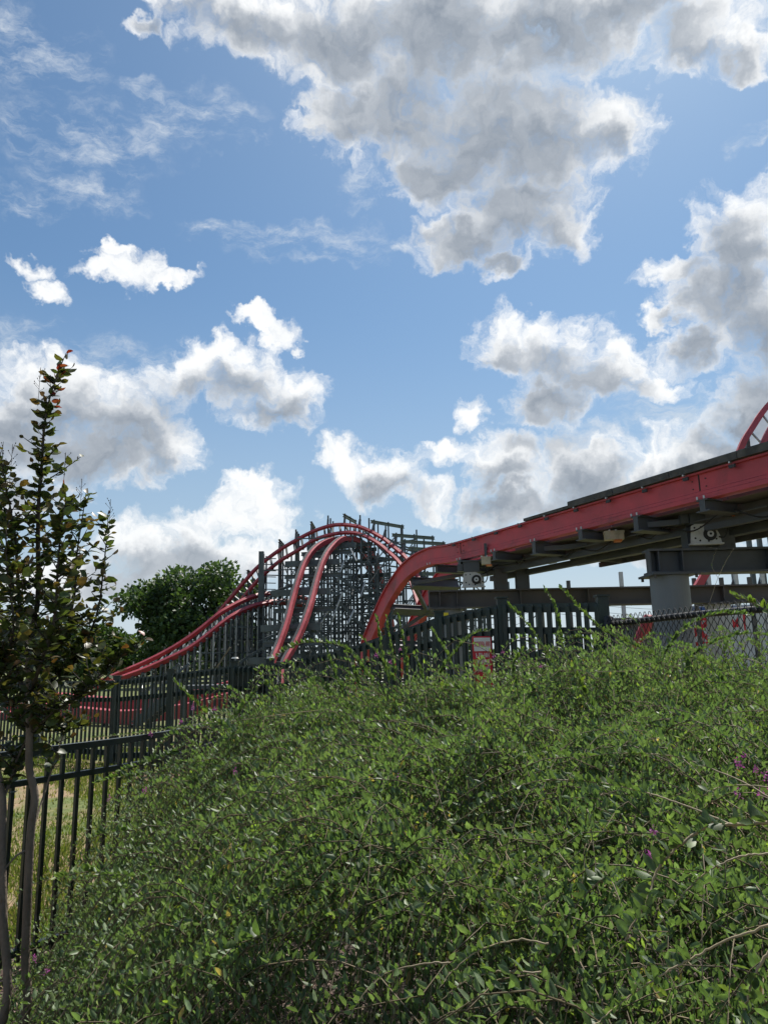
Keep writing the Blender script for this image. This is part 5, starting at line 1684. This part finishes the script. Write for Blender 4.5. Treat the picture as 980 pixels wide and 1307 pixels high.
    canes = [
        ([(985, 1020, 1.75), (951, 1000, 1.8), (910, 982, 1.85), (867, 967, 1.9), (820, 962, 1.95), (777, 962, 2.0), (740, 968, 2.05)], .0032, .028, .55),
        ([(940, 1056, 1.6), (904, 1040, 1.65), (854, 1021, 1.7), (814, 1009, 1.75), (773, 1000, 1.8), (727, 996, 1.8), (680, 998, 1.8), (628, 1020, 1.8), (582, 1050, 1.8), (545, 1085, 1.8)], .0032, .028, .45),
        ([(985, 1006, 1.7), (948, 1002, 1.7), (911, 1007, 1.7), (886, 1023, 1.7), (872, 1040, 1.7)], .0026, .026, .6),
        ([(985, 1050, 1.05), (940, 1052, 1.08), (904, 1054, 1.1), (879, 1070, 1.1), (854, 1090, 1.1), (836, 1115, 1.1), (826, 1149, 1.08), (809, 1177, 1.06), (790, 1215, 1.05)], .0036, .029, .0),
        ([(985, 1180, 1.15), (929, 1199, 1.17), (892, 1218, 1.18), (854, 1238, 1.18), (820, 1260, 1.18), (786, 1285, 1.17), (750, 1315, 1.15)], .0030, .027, .75),
        ([(990, 1200, 1.0), (967, 1236, 1.0), (954, 1271, 1.0), (943, 1315, 1.0)], .0030, .030, .8),
        ([(985, 1089, 1.35), (951, 1092, 1.35), (923, 1101, 1.35), (895, 1118, 1.35), (867, 1146, 1.35), (840, 1180, 1.35)], .0028, .026, .7),
        ([(575, 1229, 1.4), (542, 1230, 1.4), (496, 1241, 1.4), (463, 1271, 1.38), (445, 1300, 1.36)], .0026, .024, .8),
        ([(690, 1241, 1.3), (650, 1240, 1.3), (628, 1241, 1.3), (595, 1251, 1.3), (559, 1280, 1.3)], .0024, .024, .75),
        ([(552, 1076, 1.9), (546, 1095, 1.9), (541, 1118, 1.88)], .0022, .02, 1.0),
        ([(700, 1205, 1.35), (661, 1200, 1.37), (615, 1211, 1.37), (579, 1238, 1.36), (560, 1262, 1.34)], .0024, .024, .6),
        ([(215, 1244, 1.9), (154, 1263, 1.9), (112, 1278, 1.9), (65, 1292, 1.9)], .0024, .026, .3),
        ([(200, 1100, 2.3), (183, 1117, 2.3), (140, 1115, 2.3), (112, 1120, 2.3)], .002, .024, .2),
        ([(220, 1225, 1.95), (174, 1239, 1.95), (123, 1252, 1.95)], .0022, .024, .5),
        ([(420, 905, 3.3), (343, 914, 3.4), (300, 920, 3.4), (263, 923, 3.4), (190, 934, 3.4), (120, 942, 3.4)], .0028, .02, .7),
        ([(600, 1120, 1.75), (560, 1135, 1.75), (500, 1170, 1.72), (455, 1215, 1.7)], .0022, .026, .3),
        ([(420, 1085, 1.95), (380, 1110, 1.95), (330, 1165, 1.9), (290, 1230, 1.85)], .0024, .028, .2),
        ([(330, 1195, 1.75), (290, 1210, 1.75), (240, 1235, 1.72)], .0022, .034, .2),
        ([(480, 1105, 1.9), (440, 1120, 1.9), (395, 1145, 1.9)], .002, .03, .2),
        ([(640, 960, 2.4), (580, 965, 2.4), (520, 985, 2.4), (480, 1010, 2.38)], .0022, .024, .3),
        ([(860, 930, 2.6), (800, 925, 2.6), (740, 940, 2.6), (690, 965, 2.55)], .0022, .024, .2),
        ([(700, 1110, 1.6), (660, 1130, 1.6), (620, 1165, 1.58)], .002, .028, .1),
        ([(770, 1120, 1.45), (740, 1150, 1.45), (700, 1200, 1.42), (670, 1250, 1.4)], .0022, .03, .1),
        ([(905, 770, 3.0), (914, 742, 3.0), (925, 718, 3.0), (936, 700, 3.0)], .0014, .008, .7), ([(916, 738, 3.0), (908, 722, 3.0), (914, 700, 3.0)], .001, .008, .6),
    ]
    allP = []
    for i, (pix, r0, lf, sk) in enumerate(canes):
        dry = sk >= .6
        o, *arr = spray('cane', pix, r0 * .72, r0 * .3, lf, .0095 if lf > .01 else .02, M['cane'] if sk >= .45 or i in (3,) else M['twig'], .25, skip=0.0 if sk < .3 else sk * .55, up=1.0)
        allP.append(arr)
    P2, A2, D2, L2, C2 = [np.concatenate([a_[k] for a_ in allP]) for k in range(5)]
    order = np.argsort(-(L2 / np.linalg.norm(P2 - np.array([0, 0, CAM_H]), axis=1)))
    top, rest = order[:300], order[300:]
    single_leaves(root, M['leaf'], P2[top], A2[top], D2[top], L2[top], C2[top], 'broad', .46, nb=20)
    if len(rest): leaf_obj('cane_leaves', root, M['leaf'], P2[rest], A2[rest], D2[rest], L2[rest], L2[rest] * .46, C2[rest], 'broad', curl=.15, fold=.14)['kind'] = 'stuff'
    # ---- pink flower clusters
    fl = [(246, 903, 3.25), (274, 907, 3.25), (231, 921, 3.2), (193, 938, 3.2), (940, 973, 2.1), (944, 980, 2.1), (976, 992, 1.9), (972, 1015, 1.8), (942, 1014, 1.8), (832, 1065, 1.5), (826, 1094, 1.45), (830, 1100, 1.45), (835, 1098, 1.45),
          (480, 838, 3.7), (498, 845, 3.7), (510, 830, 3.8), (630, 838, 3.7), (642, 834, 3.7), (510, 993, 2.3), (185, 1010, 2.9), (139, 1020, 2.9), (950, 968, 2.1), (60, 1240, 2.4), (45, 1225, 2.4), (300, 985, 2.8), (690, 852, 3.6), (983, 1002, 1.85), (965, 985, 2.0)]
    meshes = []
    for k in range(4):
        n = 16
        d = nrm(r.normal(size=(n, 3)) + np.array([0, 0, .5]))
        c = np.array([[0.36, 0.13, 0.30]]) * r.uniform(.6, 1.3, (n, 1))
        p = d * r.uniform(.002, .008, (n, 1)) + np.array([[0, 0, 1.]]) * r.uniform(-.008, .014, (n, 1))
        v_, l_, s_, c_ = leaf_arrays(p, d, r.normal(size=(n, 3)), r.uniform(.006, .011, n), r.uniform(.005, .008, n), c, 'fine', curl=.3)
        meshes.append(big_mesh('flower', v_, l_, s_, M['petal'], c_))
    for k, (px, py, Y) in enumerate(fl):
        link('flower', meshes[k % 4], root, Matrix.Translation(at(px, py, Y)) @ Matrix.Rotation(k * 1.3, 4, 'Z') @ Matrix.Diagonal((.72, .72, .72, 1)))
    # woody stems that carry the mound
    for k in range(26):
        x0 = r.uniform(-.6, 3.2); y0 = r.uniform(1.2, 4.4)
        x1 = x0 + r.normal(0, .5); y1 = y0 + r.normal(0, .45)
        h = float(mound(x1, y1)) - .22
        if h < .4: continue
        MB().tube(smooth_path([V((x0, y0, -.02)), V((x0 * .7 + x1 * .3, y0 * .7 + y1 * .3, h * .55)), V((x1, y1, h))], 4), list(np.linspace(.011, .004, 9)), 6).obj('stem', M['bark'], root)
    print('shrub leaves', len(P))
shrub()
